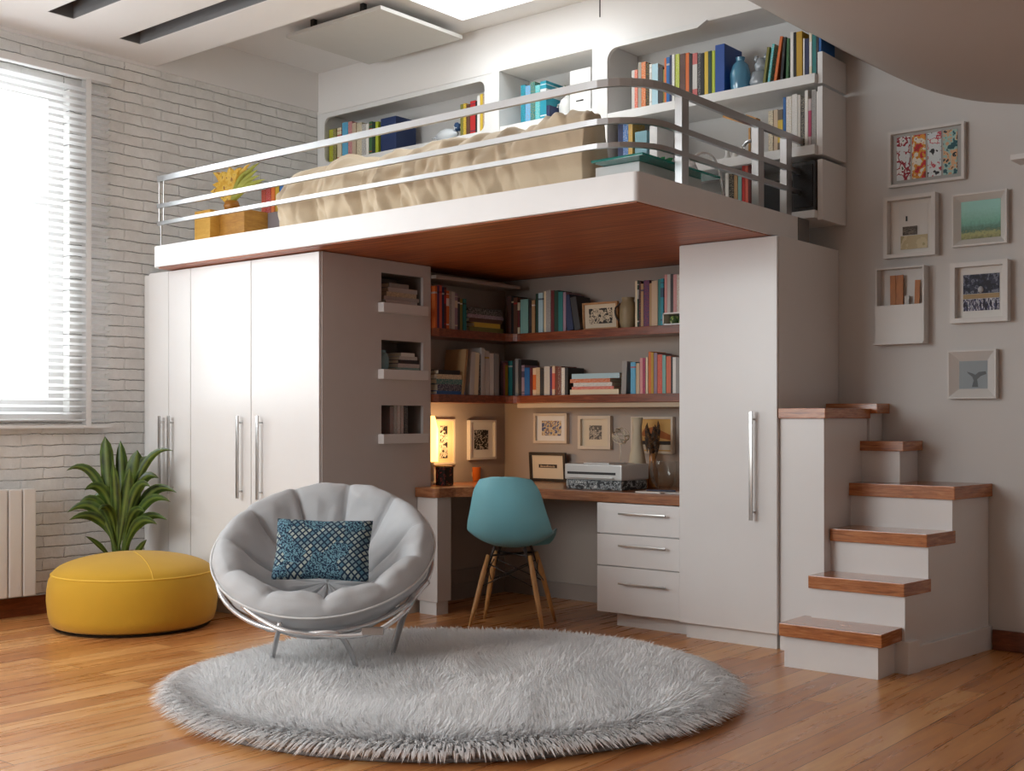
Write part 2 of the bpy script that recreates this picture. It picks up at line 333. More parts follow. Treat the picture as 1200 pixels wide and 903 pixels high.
# radiator
rd = thing('radiator', 'white panel radiator on the brick wall under the window blind', 'radiator', (XW+.06,3.1,.1))
RADM = plain('radiator_enamel', (222,218,214), .4)
for k in range(12):
    y1 = 3.585-k*.086
    bxo('fin', (XW+.06,y1-.078,.13,XW+.115,y1,.745), RADM, rd, .008)
bxo('manifold', (XW+.03,2.56,.2,XW+.062,3.58,.26), RADM, rd, .005); bxo('manifold', (XW+.03,2.56,.62,XW+.062,3.58,.68), RADM, rd, .005)
for y_ in (2.7,3.4): bxo('bracket', (XW+.002,y_,.3,XW+.06,y_+.03,.6), RADM, rd)
# ------------------------------------------------------------------ loft platform
lp = thing('loft_platform', 'white edged raised bed platform with a reddish wood underside', 'loft bed', (-4.5,5.2,ZL0))
XL0, XL1, YL0 = -6.31, -2.77, 4.2
def rcorner(cx, cy, r, a0, a1, n=6): return [(cx+r*math.cos(R_(a0+(a1-a0)*k/n)), cy+r*math.sin(R_(a0+(a1-a0)*k/n))) for k in range(n+1)]
pts = rcorner(XL0+.09, YL0+.09, .09, 180, 270) + rcorner(XL1-.02, YL0+.02, .02, 270, 360, 3) + [(XL1,5.70),(-3.32,5.70),(-3.32,YB),(XL0,YB)]
b = BM(); prism(b, pts, ZL0+.004, ZL1, .006); obj('deck', b, plain('platform_white', (232,231,231), .4, coat=.1), lp, smooth=True, angle=30)
pts = rcorner(XL0+.1, YL0+.1, .08, 180, 270) + [(XL1-.016, YL0+.02),(XL1-.016,5.69),(-3.33,5.69),(-3.33,YB-.01),(XL0+.02,YB-.01)]
b = BM(); prism(b, pts, ZL0, ZL0+.006); obj('underside_panel', b, UNDERW, lp)
bxo('end_cap', (-3.0,5.702,ZL0+.004,XL1+.001,5.83,ZL1), plain('grey_end_cap', (118,116,115), .4, .4), lp, .003)
# railing
rl = thing('guard_rail', 'satin metal three bar guard rail around the loft bed', 'railing', (-4.5,4.25,ZL1))
RX, RY = -2.81, 4.25
for nm, z, h in (('top_rail',2.605,.034),('middle_rail',2.44,.026),('lower_rail',2.335,.022)):
    pts = [(-6.28,RY,z),(-5.6,RY,z),(-4.8,RY,z),(-4.0,RY,z),(-3.2,RY,z)] + [(x,y,z) for x, y in rcorner(RX-.25, RY+.25, .25, 270, 360, 8)] + [(RX,4.9,z),(RX,5.4,z),(RX,5.9,z)]
    b = BM(); tube(b, pts, 0, prof=(.02,h)); obj(nm, b, RAILM, rl)
for yy, w in ((4.64,.06),(5.36,.06),(5.665,.06)):
    bxo('post', (RX-.03,yy-w/2,ZL1,RX+.008,yy+w/2,2.595), RAILM, rl, .002)
for dx in (0, .045):
    b = BM(); tube(b, [(-6.27+dx,RY,2.32),(-6.27+dx,RY,2.61)], .004, 6); obj('end_rod', b, RAILM, rl)
b = BM(); tube(b, [(-6.25,RY,ZL1-.002),(-6.25,RY,2.33)], .005, 8); obj('end_rod', b, RAILM, rl)
# ------------------------------------------------------------------ comforter and mattress
def nz(x, y, z): return noise.noise(Vector((x,y,z)))
bxo_m = tag(bxo('mattress', (-5.3,4.52,ZL1+.001,-3.95,5.6,2.36), plain('mattress_cotton', (226,220,210), .9, bump=.1), None, .04), 'pale mattress on the loft platform under the beige comforter', 'mattress')
sec = catmull([(0,4.425,ZL1+.002),(0,4.405,2.28),(0,4.41,2.38),(0,4.47,2.47),(0,4.62,2.535),(0,4.9,2.56),(0,5.3,2.55),(0,5.6,2.5),(0,5.68,2.36),(0,5.69,ZL1+.002)], 9)
X0, X1, NX = -5.40, -3.21, 240
seams = [-5.02,-4.68,-4.36,-4.0,-3.62]
b = BM(); rows = []
for i in range(NX+1):
    x = X0+(X1-X0)*i/NX; e = min(1, (x-X0)/.2); endL = math.sqrt(max(0, 1-(1-e)**2)); e2 = min(1, (X1-x)/.03); endR = .96+.04*math.sqrt(max(0, 1-(1-e2)**2))
    row = []
    for j, p in enumerate(sec):
        s = j/(len(sec)-1)
        slant = x+.22*(p.z-2.35)+.05*nz(x*3,p.z*4,1.7)
        d = min([abs(slant-q) for q in seams]+[abs(slant-X0), abs(slant-X1)]); puff = .062*min(1, d/.15)**.5
        hz = abs(p.z-(2.41+.02*nz(x*2,0,5))); puff *= .75+.25*min(1, hz/.05)
        wr = .026*nz(x*7+p.z*5, p.y*3, p.z*2.5) + .016*nz(x*16-p.z*10, p.y*6, 3) + .03*(1-abs(nz(x*6.5+3.2*p.z, p.z*1.7+p.y, 8.3)))**7 - .02*(1-abs(nz(x*9+4*p.z, p.z*2+p.y, 2.1)))**9
        tang = (sec[min(j+1,len(sec)-1)]-sec[max(j-1,0)]).normalized(); nrm = Vector((0,-tang.z,tang.y))
        if nrm.z < 0 and j > len(sec)*.4 and j < len(sec)*.6: nrm = -nrm
        k = puff+wr; fade = min(1, (p.z-ZL1)/.05+.35)
        k *= 1-.4*max(0, min(1, (x+3.95)/.6)); q = Vector((x, p.y, p.z)) + nrm*(k*fade)
        bk = 1-.84*max(0, min(1, (x+3.95)/.6))**1.3; q.y = (4.42+(q.y-4.42)*bk); q.y = 4.8+(q.y-4.8)*(.6+.4*endL) if bk > .99 else q.y; q.z = max(ZL1+.003, ZL1+(q.z-ZL1)*(.25+.75*endL)*endR)
        q.x += .02*nz(p.y*5,p.z*6,x*2)*(1 if i in (0,NX) else .5)
        row.append(b.verts.new(q))
    rows.append(row)
for A, B_ in zip(rows[:-1], rows[1:]):
    for j in range(len(A)-1): b.faces.new((A[j], B_[j], B_[j+1], A[j+1]))
b.faces.new(rows[0]); b.faces.new(rows[-1][::-1])
bmesh.ops.recalc_face_normals(b, faces=b.faces[:])
tag(obj('comforter', b, plain('beige_cotton', (202,182,154), .85, bump=.06, bscale=120, var=.05, vscale=6, sheen=.2), smooth='all'), 'puffy wrinkled beige comforter spread over the loft bed behind the rail', 'comforter')
# ------------------------------------------------------------------ wardrobe (left)
WX0, WX1, WYF, WYB = -6.49, -4.9, 4.345, 5.2
wd = thing('wardrobe', 'white wardrobe with bar handles under the left end of the loft', 'wardrobe', (-5.7,4.77,0))
b = BM(); box(b, WX0, WYF, .08, WX0+.02, WYB, ZL0-.004); box(b, WX0+.02, WYB-.02, .08, WX1-.3, WYB, ZL0-.004); box(b, WX0+.02, WYF, ZL0-.024, WX1-.021, WYB-.02, ZL0-.004); box(b, WX0+.02, WYF, .08, WX1-.021, WYB-.02, .1)
obj('carcass', b, WHITE, wd)
NY0, NY1 = 4.79, 5.135; NZ = [(1.06,1.225),(1.43,1.6),(1.81,1.985)]
b = BM(); xa, xb = WX1-.02, WX1
box(b, xa, WYF, .08, xb, NY0, ZL0-.004); box(b, xa, NY1, .08, xb, WYB, ZL0-.004)
zz = .08
for z0, z1 in NZ: box(b, xa, NY0, zz, xb, NY1, z0); zz = z1
box(b, xa, NY0, zz, xb, NY1, ZL0-.004); obj('side_panel', b, plain('side_panel_lacquer', (206,200,197), .4), wd)
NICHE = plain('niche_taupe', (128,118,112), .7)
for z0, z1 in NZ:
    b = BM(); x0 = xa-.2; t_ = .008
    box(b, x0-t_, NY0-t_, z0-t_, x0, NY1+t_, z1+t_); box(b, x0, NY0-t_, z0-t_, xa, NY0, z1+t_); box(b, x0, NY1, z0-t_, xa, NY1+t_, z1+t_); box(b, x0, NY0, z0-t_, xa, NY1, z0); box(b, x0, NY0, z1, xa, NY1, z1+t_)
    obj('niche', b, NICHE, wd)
    bxo('ledge', (xb-.005,NY0-.025,z0-.055,xb+.045,NY1,z0), WHITE, wd, .003)
def bar_handle(parent, x, y, z0, z1, r=.008, off=.035, vertical=True, x2=None):
    b = BM()
    if vertical:
        box(b, x-.009, y-off-.006, z0, x+.009, y-off+.006, z1, .003)
        for z in (z0+.04, z1-.04): tube(b, [(x,y,z),(x,y-off,z)], .005, 8)
    else:
        box(b, x, y-off-.005, z0-.006, x2, y-off+.005, z0+.006, .003)
        for q in (x+.03, x2-.03): tube(b, [(q,y,z0),(q,y-off,z0)], .004, 8)
    obj('handle', b, STEEL, parent, smooth=True)
for x0, x1, hx in ((WX0,-6.285,-6.33),(-6.281,-6.0625,-6.235),(-6.0575,-5.4875,-5.565),(-5.4825,WX1-.004,-5.385)):
    d = bxo('door', (x0,WYF-.02,.085,x1,WYF-.001,ZL0-.006), WHITE, wd, .003)
    bar_handle(d, hx, WYF-.02, .69, 1.165)
for gx in (-6.283,-6.06,-5.485): bxo('seam_shade', (gx-.004,WYF-.012,.09,gx+.004,WYF-.002,ZL0-.008), plain('seam_shade_grey', (70,68,68), .7), wd)  # added dark strips that paint the shade into the door seams
bxo('plinth', (WX0+.02,WYF+.03,0,WX1-.03,WYB-.02,.08), WHITEW, wd)
bxo('filler_strip', (XW+.005,WYF+.03,0,WX0-.001,WYF+.05,ZL0-.006), WHITEW, wd)
# ------------------------------------------------------------------ tall cabinet (right)
tc_ = thing('tall_cabinet', 'tall white cabinet with one long bar handle beside the stairs', 'cabinet', (-3.0,5.75,0))
TX0, TX1, TYF, TYB = -3.3, -2.735, 5.42, 6.116
b = BM(); box(b, TX0, TYF, .075, TX1, TYB, ZL0-.001)
obj('carcass', b, WHITE, tc_)
d = bxo('door', (TX0+.002,TYF-.02,.08,TX1-.002,TYF-.001,ZL0-.006), WHITE, tc_, .003)
bar_handle(d, -2.862, TYF-.02, .64, 1.185)
bxo('plinth', (TX0+.025,TYF+.015,0,TX1-.02,TYB-.02,.075), WHITEW, tc_)
# ------------------------------------------------------------------ stairs
st = thing('staircase', 'white corner staircase with reddish wood treads beside the tall cabinet', 'stairs', (-2.3,5.6,0))
def sx(y): return -2.045+.125*(y-5.3)
STW = WHITE
bxo('step_box', (-2.535,5.075,0,-2.085,5.32,.145), STW, st, .002)
def step_prism(name, y0, z0, z1, mat, ov=0, xl=-2.5, y1=YB-.005, xo=0):
    b = BM(); prism(b, [(xl-xo,y0-ov),(sx(y0)+xo,y0-ov),(sx(y1)+xo,y1),(xl-xo,y1)], z0, z1, .003); return obj(name, b, mat, st)
pr_ = [(5.285,0),(5.285,.345),(5.5,.345),(5.5,.553),(5.735,.553),(5.735,.762),(YB-.005,.762),(YB-.005,0)]
b = BM(); Lv = [b.verts.new((-2.5,y,z)) for y, z in pr_]; Rv = [b.verts.new((sx(y),y,z)) for y, z in pr_]; b.faces.new(Lv); b.faces.new(Rv[::-1])
for q in range(len(pr_)): b.faces.new((Lv[q],Rv[q],Rv[(q+1)%len(pr_)],Lv[(q+1)%len(pr_)]))
bmesh.ops.recalc_face_normals(b, faces=b.faces[:]); obj('stair_body', b, STW, st)
b = BM(); prism(b, [(sx(5.285),5.27),(sx(5.285)+.025,5.27),(sx(6.1)+.02,YB-.005),(sx(6.1),YB-.005)], 0, .115, .003); prism(b, [(-2.09,5.262),(sx(5.27)+.028,5.262),(sx(5.4)+.028,5.36),(-2.09,5.36)], 0, .145, .002); obj('skirting', b, STW, st)
bxo('tread', (-2.55,5.05,.145,-2.06,5.32,.205), TREAD, st, .004)
step_prism('tread', 5.27, .345, .405, TREAD, .0, y1=5.52, xl=-2.505, xo=.004)
step_prism('tread', 5.48, .553, .613, TREAD, .0, y1=5.76, xl=-2.49, xo=.004)
step_prism('tread', 5.715, .762, .826, TREAD, .0, xl=-2.485, xo=.02)
bxo('step_box', (-2.5,5.87,.826,-2.3,YB-.005,.985), STW, st, .002)
bxo('tread', (-2.505,5.85,.985,-2.275,YB-.003,1.035), TREAD, st, .003)
bxo('newel_block', (-2.733,5.425,0,-2.5,5.94,1.15), STW, st, .002)
bxo('tread', (-2.733,5.405,1.15,-2.485,5.95,1.2), TREAD, st, .003)
bxo('step_box', (-2.733,5.951,.9,-2.49,YB-.005,1.175), STW, st, .002)
bxo('tread', (-2.733,5.951,1.175,-2.45,YB-.003,1.228), TREAD, st, .003)
# ------------------------------------------------------------------ desk, drawers, nook shelves
b = BM(); prism(b, [(-4.895,5.06)]+rcorner(-4.76,5.10,.04,270,360,4)+[(-4.70,5.2)]+rcorner(-4.45,5.22,.2,180,90,5)[1:]+[(-3.31,5.42),(-3.31,YB-.013),(XN+.001,YB-.013),(XN+.001,5.21),(-4.895,5.21)], .688, .745, .004)
t = thing('corner_desk', 'walnut coloured built-in corner desk in the nook under the loft', 'desk', (-4.2,5.7,0))
obj('desk_top', b, DESKW, t)
bxo('support_panel', (-4.895,5.08,.08,-4.735,5.2,.687), plain('support_lacquer', (212,206,203), .4), t, .004); bxo('plinth', (-4.895,5.1,0,-4.76,5.2,.08), WHITEW, t)
dr = thing('drawer_unit', 'white three drawer unit under the desk beside the tall cabinet', 'drawers', (-3.57,5.75,0))
bxo('carcass', (-3.835,5.44,.083,-3.312,6.05,.684), WHITE, dr); bxo('plinth', (-3.76,5.5,0,-3.312,6.03,.083), WHITEW, dr)
for z0, z1 in ((.083,.336),(.342,.512),(.518,.684)):
    d = bxo('drawer', (-3.84,5.42,z0,-3.31,5.4385,z1), WHITE, dr, .002)
    bar_handle(d, -3.68, 5.42, (z0+z1)/2+.03 if z1-z0 < .2 else z1-.085, 0, vertical=False, x2=-3.38, off=.028)
SXL, SYB = -4.86, 5.9
def lshelf(z0, z1, label, name='corner_shelf'):
    b = BM(); prism(b, [(XN+.001,5.205),(SXL-.02,5.205),(SXL,5.23)]+[(SXL,SYB-.08)]+rcorner(SXL+.08,SYB-.08,.08,180,90,5)[1:]+[(-3.305,SYB),(-3.305,YB-.013),(XN+.001,YB-.013)], z0, z1, .003)
    return tag(obj(name, b, SHELFW), label, 'shelf')
ZU, ZLW = 1.69, 1.295
lshelf(ZU-.05, ZU, 'upper reddish wood corner shelf of the nook, full of books')
low_ = lshelf(ZLW-.05, ZLW, 'lower reddish wood corner shelf of the nook above the pictures')
bxo('under_strip', (-4.82,SYB+.02,ZLW-.078,-3.31,SYB+.06,ZLW-.0505), plain('strip_cream', (190,170,145), .5), low_)
tag(bxo('high_shelf', (XN+.001,5.205,1.985,SXL,6.0,2.005), plain('cornice_grey', (170,158,150), .6)), 'thin pale board high on the left nook wall above the books', 'board')
# ------------------------------------------------------------------ upper shelving along the back wall
def ring_frame(bm, x0, x1, z0, z1, ox0, ox1, oz0, oz1, y0, y1, r, corners=(1,1,1,1)):
    """face frame: outer rectangle with a rounded opening, extruded y0..y1"""
    def rr(cx, cz, a0, on):
        n = 6
        return [(cx+r*math.cos(R_(a0+90*k/n)), cz+r*math.sin(R_(a0+90*k/n))) for k in range(n+1)] if on else [(cx+r*math.sqrt(2)*math.cos(R_(a0+45)), cz+r*math.sqrt(2)*math.sin(R_(a0+45)))]*7
    inner = rr(ox1-r,oz0+r,270,corners[0])+rr(ox1-r,oz1-r,0,corners[1])+rr(ox0+r,oz1-r,90,corners[2])+rr(ox0+r,oz0+r,180,corners[3])
    outer = []
    for q, (x, z) in enumerate(inner):
        c = q//7; k = q%7; X = (x1,x1,x0,x0)[c]; Z = (z0,z1,z1,z0)[c]
        if k == 3: outer.append((X,Z))
        elif (c in (0,2)) == (k < 3): outer.append((x,Z))
        else: outer.append((X,z))
    n = len(inner); V = {}
    for nm, ring, y in (('if',inner,y0),('of',outer,y0),('ib',inner,y1),('ob',outer,y1)): V[nm] = [bm.verts.new((x,y,z)) for x, z in ring]
    for i in range(n):
        j = (i+1) % n
        for a, c in (('of','if'),('if','ib'),('ib','ob'),('ob','of')): bm.faces.new((V[a][i],V[a][j],V[c][j],V[c][i]))
    bmesh.ops.remove_doubles(bm, verts=bm.verts[:], dist=1e-5); bmesh.ops.recalc_face_normals(bm, faces=bm.faces[:])
UM = plain('upper_shelf_paint', (226,225,224), .5)
bcA = thing('wall_bookcase', 'white built-in bookcase with rounded openings at the brick wall end', 'bookcase', (-5.75,5.97,2.2))
b = BM(); ring_frame(b, XW+.005, -4.945, 2.94, 3.358, -6.54, -5.01, 3.0, 3.325, YS, YS+.018, .05); obj('face_frame', b, UM, bcA)
b = BM(); box(b, XW+.005, YS+.02, 2.965, -4.945, YB-.005, 3.0); obj('shelf', b, UM, bcA)
bxo('side_panel', (XW+.005, YS+.02, ZL1, XW+.07, YB-.005, 3.358), UM, bcA); bxo('stile', (XW+.005, YS, ZL1, -6.54, YS+.019, 2.94), UM, bcA)
b = BM(); prism(b, [(-5.0,YS+.02),(-4.945,YS+.02),(-4.945,YB-.005),(-5.0,YB-.005)], ZL1, 3.358); obj('side_panel', b, UM, bcA); bxo('stile', (-5.0, YS, ZL1, -4.945, YS+.019, 2.94), UM, bcA)
bcB = thing('wall_bookcase', 'white open bookcase section holding the teal books, middle of the wall', 'bookcase', (-4.5,5.97,2.2))
bxo('side_panel', (-4.942, YS-.01, ZL1, -4.88, YB-.005, 3.357), UM, bcB); bxo('side_panel', (-4.14, YS-.028, ZL1, -4.085, YB-.005, 3.357), UM, bcB)
b = BM(); box(b, -4.88, YS+.02, 2.97, -4.14, YB-.005, 3.005); obj('shelf', b, UM, bcB)
b = BM(); box(b, -4.88, YS, 2.86, -4.14, YS+.02, 3.005); obj('apron', b, UM, bcB)
C1T, C2T, C3T = 2.945, 2.575, 2.235
bcC = thing('wall_bookcase', 'white open wall shelves with side panels at the attic slope end', 'bookcase', (-3.3,5.97,2.2))
YC_ = YS-.03
bxo('side_panel', (-4.083, YC_+.026, ZL1, -4.03, YB-.005, 3.357), UM, bcC); bxo('stile', (-4.083, YC_, ZL1, -4.03, YC_+.0255, 3.2), UM, bcC)
b = BM()
pts = [(-4.03,3.2)]+[(-4.03+.07-.07*math.cos(R_(90*k/6)), 3.255+.07*math.sin(R_(90*k/6))) for k in range(7)]+[(-3.42,3.325),(-3.36,3.357),(-4.083,3.357),(-4.083,3.2)]
b2 = BM(); vs = [b2.verts.new((x,YC_,z)) for x, z in pts]; f = b2.faces.new(vs); r = bmesh.ops.extrude_face_region(b2, geom=[f]); bmesh.ops.translate(b2, vec=(0,.025,0), verts=[v for v in r['geom'] if isinstance(v, bmesh.types.BMVert)]); bmesh.ops.recalc_face_normals(b2, faces=b2.faces[:])
add(b, b2); obj('face_frame', b, UM, bcC)
for z in (C1T,C2T,C3T):
    bxo('shelf', (-4.029,YC_,z-(.05 if z > 2.3 else .04),-2.72,YB-.005,z), UM, bcC, .003)
for z0, z1 in ((C1T-.05,3.06),(C2T-.05,2.88),(C3T-.05,2.5)):
    bxo('side_panel', (-2.719,YC_+.03,z0,-2.69,YB-.005,z1), UM, bcC, .003)
p = U(1190, 193, y=YB-.1)
tag(bxo('wall_shelf', (U(1184,193,y=YB-.15).x,YB-.15,2.395,-1.2,YB-.001,2.42), WHITEW), 'small white ledge on the back wall at the right picture edge', 'shelf')
# ------------------------------------------------------------------ books
COL = {'orange':(206,104,42),'brown':(96,62,44),'tan':(176,140,98),'navy':(34,44,82),'maroon':(104,34,36),'grey':(150,148,146),'pale grey':(196,192,188),'charcoal':(52,50,52),'teal':(38,120,120),'pale teal':(128,176,170),'green':(58,104,62),'dark green':(30,62,48),'olive':(122,118,52),'yellow':(214,180,62),'cream':(224,210,180),'white':(228,226,222),'black':(26,25,27),'red':(186,38,36),'pink':(212,150,150),'magenta':(176,58,96),'purple':(76,48,92),'mauve':(150,128,146),'blue':(36,98,164),'sky blue':(96,172,210),'pale blue':(172,204,216),'lime':(176,190,56),'mustard':(188,148,40),'coral':(214,102,82),'aqua':(74,178,182),'beige':(200,176,148),'turquoise':(30,140,160)}
ACC = ['white','cream','black','mustard','red','navy','pale grey']
def book_mat(col, style, acc):
    key = f'book_{col}_{style}_{acc}'.replace(' ', '_')
    if key in MATS: return MATS[key]
    m, nt, b = new_mat(key); tc = N(nt, 'ShaderNodeTexCoord'); sp = N(nt, 'ShaderNodeSeparateXYZ'); L(nt, tc.outputs['Generated'], sp.inputs[0])
    base, ac = COL[col], COL[acc]
    mx = N(nt, 'ShaderNodeMixRGB'); mx.inputs[1].default_value = lin(base)+(1,); mx.inputs[2].default_value = lin(ac)+(1,)
    if style == 0: stops = [(0,0),(.82,1),(.86,0)]
    elif style == 1: stops = [(0,0),(.1,1),(.13,0),(.6,1),(.8,0),(.9,1),(.92,0)]
    elif style == 2: stops = [(0,1),(.2,0),(.55,0),(.75,1)]
    else: stops = [(0,0)]
    r = ramp(nt, [(p_, (255,255,255) if v else (0,0,0)) for p_, v in stops], 'CONSTANT'); L(nt, sp.outputs['Z'], r.inputs[0]); fac = r.outputs[0]
    if style in (3, 4):
        mp = N(nt, 'ShaderNodeMapping'); mp.inputs['Scale'].default_value = (110,110,240) if style == 3 else (30,30,45); L(nt, tc.outputs['Object'], mp.inputs[0])
        t = N(nt, 'ShaderNodeTexNoise', Scale=1.0, Detail=2.0); L(nt, mp.outputs[0], t.inputs['Vector'])
        r2 = ramp(nt, [(0,(0,0,0)),(.53,(255,255,255))], 'CONSTANT'); L(nt, t.outputs['Fac'], r2.inputs[0]); fac = r2.outputs[0]
    ml_ = N(nt, 'ShaderNodeMath', operation='MULTIPLY'); ml_.inputs[1].default_value = .42 if style == 3 else .8; L(nt, fac, ml_.inputs[0])
    L(nt, ml_.outputs[0], mx.inputs[0]); L(nt, mx.outputs[0], b.inputs['Base Color']); b.inputs['Roughness'].default_value = .5
    MATS[key] = m; return m
PAGES = plain('paper_pages', (226,216,196), .9, var=.06, vscale=200)
ORD = ['first','second','third','fourth','fifth','sixth','seventh','eighth','ninth','tenth','eleventh','twelfth','thirteenth','fourteenth','fifteenth','sixteenth','seventeenth','eighteenth','nineteenth','twentieth','twenty-first','twenty-second','twenty-third','twenty-fourth','twenty-fifth','twenty-sixth','twenty-seventh','twenty-eighth','twenty-ninth','thirtieth','thirty-first','thirty-second']
def make_book(w, h, d, mat, label, group, loc, rot, flat=False):
    """spine faces local -y; w across the spine, d into the shelf"""
    b = BM(); t = min(.003, w*.2)
    if not flat:
        box(b, 0,0,0, w,t,h); box(b, 0,t,0, t,d,h); box(b, w-t,t,0, w,d,h)
        pg = (t,t,.003,w-t,d-.004,h-.004)
    else:
        # lying: w = length along the shelf, h = thickness
        box(b, 0,0,0, w,t,h); box(b, 0,t,0, w,d,t); box(b, 0,t,h-t, w,d,h)
        pg = (.003,t,t,w-.003,d-.004,h-t)
    o = obj('book', b, mat, local=True); o.location = loc; o.rotation_euler = rot; tag(o, label, 'book', group)
    b = BM(); box(b, *pg); obj('pages', b, PAGES, o, local=True)
    return o
def book_row(place, plane, const, zb, depth, items, group, rev=False):
    """items: (px0, px1, y_top, colour[, style[, lean_deg]]) along a shelf; plane 'y' back wall, 'x' left wing"""
    n = 0; last = -99
    for it in items:
        px0, px1, yt, col = it[:4]; style = it[4] if len(it) > 4 else (3 if random.random() < .3 else random.choice([0,1,2,0,5])); lean = it[5] if len(it) > 5 else 0
        k = {plane: const}; p0 = U(px0, yt, **k); p1 = U(px1, yt, **k)
        a0, a1 = (p0.x, p1.x) if plane == 'y' else (p0.y, p1.y)
        h = max(.05, (p0.z+p1.z)/2-zb); a0 = max(a0, last+.0008)
        w = max(.006, a1-a0-.0008)
        acc = ACC[(n*3+len(col)) % len(ACC)]
        if acc == col: acc = 'cream'
        if style >= 5: style = 6
        mat = book_mat(col, style if style < 5 else 6, acc)
        dd = depth*(.82+.18*random.random())
        shift = h*math.sin(R_(abs(lean)))
        label = f'{col} book, {ORD[n]} from left {place}'
        if lean: label = f'{col} tilted book, {ORD[n]} from left {place}'
        # lean > 0 : top leans right, pivot at lower right ; < 0 : top leans left
        if plane == 'y': loc, rz = Vector((a0, const+.004*random.random(), zb)), 0
        else: loc, rz = Vector((const-.004*random.random(), a0, zb)), math.pi/2
        hh = h/math.cos(R_(lean)) if lean else h
        if lean < 0: loc = loc; pass
        rot = Matrix.Rotation(rz, 4, 'Z') @ Matrix.Rotation(R_(lean), 4, 'Y')
        if lean > 0: loc = loc + Vector((0,0,w*math.sin(R_(lean))))
        o = make_book(w, h if not lean else h-w*math.sin(R_(abs(lean))), dd, mat, label, group, loc, rot.to_euler())
        last = a1-.0004 if lean == 0 else a0+w/math.cos(R_(lean))
        n += 1
def book_stack(place, px0, px1, plane, const, zb, layers, depth, group):
    """layers bottom to top: (colour, y_top, inset_left_px, inset_right_px)"""
    z = zb; m = len(layers)
    for i, (col, yt, il, ir) in enumerate(layers):
        k = {plane: const}; p0 = U(px0+il, yt, **k); p1 = U(px1-ir, yt, **k)
        h = max(.008, p0.z-z-.0004); a0, a1 = (p0.x, p1.x) if plane == 'y' else (p0.y, p1.y)
        pos = 'bottom' if i == 0 else 'topmost' if i == m-1 else ORD[i]+' from the bottom'
        loc = Vector((a0,const,z)) if plane == 'y' else Vector((const,a0,z))
        make_book(a1-a0, h, depth*(.9+.1*random.random()), book_mat(col, random.choice([6,3]), 'white' if col not in ('white','cream') else 'charcoal'), f'{col} flat book, {pos} {place}', group, loc, (0,0,0 if plane == 'y' else math.pi/2), True)
        z += h+.0006
def z5(x0, x1, zt, ox, oy, s): return None
def conv(ox, oy, s, lst): return [(ox+a/s, ox+b_/s, oy+c/s)+tuple(r) for a, b_, c, *r in lst]
# upper nook shelf
xs = SXL-.015
book_row('in the orange row on the upper nook shelf', 'x', xs, ZU, .17, conv(500,310,5.31,[
 (52,66,132,'orange',0),(66,80,130,'purple'),(80,98,128,'coral',0),(98,110,140,'navy',0),(110,124,140,'maroon'),(124,141,162,'orange',1),(141,158,165,'grey',3),(158,178,168,'pale grey',6),(178,196,178,'mauve'),(196,208,205,'charcoal',0),(208,224,212,'olive',0),(228,248,212,'teal',0)]), 'books on the upper nook shelf, left wing')
book_stack('in the dark pile on the upper nook shelf', 548, 590, 'x', xs-.005, ZU, [('olive',382,2,0),('yellow',377,8,4),('brown',371.5,2,2),('mauve',367,0,0),('charcoal',362,1,1),('black',359,0,1)], .16, 'pile of flat books in the corner of the upper nook shelf')
ys = SYB+.015
book_row('in the dark row on the upper nook shelf', 'y', ys, ZU, .17, conv(500,310,5.31,[
 (497,524,195,'brown',3),(526,540,195,'black',0),(540,564,205,'brown',0),(565,580,235,'maroon'),(583,632,215,'pale teal',6),(636,652,218,'charcoal'),(652,672,220,'tan',0),(676,694,180,'dark green'),(694,724,175,'pale blue',0),(728,742,165,'cream',6),(742,772,160,'grey',3),(772,792,160,'maroon',6),(792,818,160,'dark green',6),(818,846,168,'teal',6),(848,866,170,'mauve',6)])+
 [(664.5,672,344,'navy',6,-9),(673,680,346,'charcoal',6,-10)], 'books on the upper nook shelf, back wall')
book_row('in the right-hand row on the upper nook shelf', 'y', ys, ZU, .17, conv(640,310,5.31,[
 (553,566,102,'cream',6),(566,576,98,'dark green'),(576,588,100,'black'),(588,605,118,'tan',0),(605,640,96,'purple',3),(640,655,115,'tan',6),(655,693,100,'beige',6),(695,712,90,'teal',6),(712,730,86,'turquoise',1)]), 'books on the upper nook shelf, right end')
zr = ZU+.072
bx0 = U(776.5,380,y=ys).x; bx1 = -3.312
b = BM(); box(b, bx0, ys, ZU, bx1, ys+.15, ZU+.008); box(b, bx0, ys, zr-.008, bx1, ys+.15, zr); box(b, bx0, ys, ZU, bx0+.006, ys+.15, zr); box(b, bx1-.006, ys, ZU, bx1, ys+.15, zr)
tag(obj('display_box', b, WHITE), 'small white open box carrying patterned books on the upper nook shelf', 'box')
b = BM(); 
for k in range(3): lathe(b, [(0,0),(.022,0),(.03,.02),(.024,.045),(0,.05)], (bx0+.045+k*.055, ys+.06, ZU+.009), 12)
tag(obj('green_bowls', b, patchwork('green_glaze', [(0,(60,90,50)),(.5,(150,170,90)),(.6,(210,210,190))], 30), smooth='all'), 'green glazed ornament inside the small white box on the upper shelf', 'ornament')
book_row('above the white box on the upper nook shelf', 'y', ys, zr, .14, conv(640,310,5.31,[(736,752,62,'pink',6),(752,772,60,'pale grey',6),(772,790,58,'charcoal',6),(790,812,60,'pink',3),(812,836,62,'white',3)]), 'patterned books on the small white box')
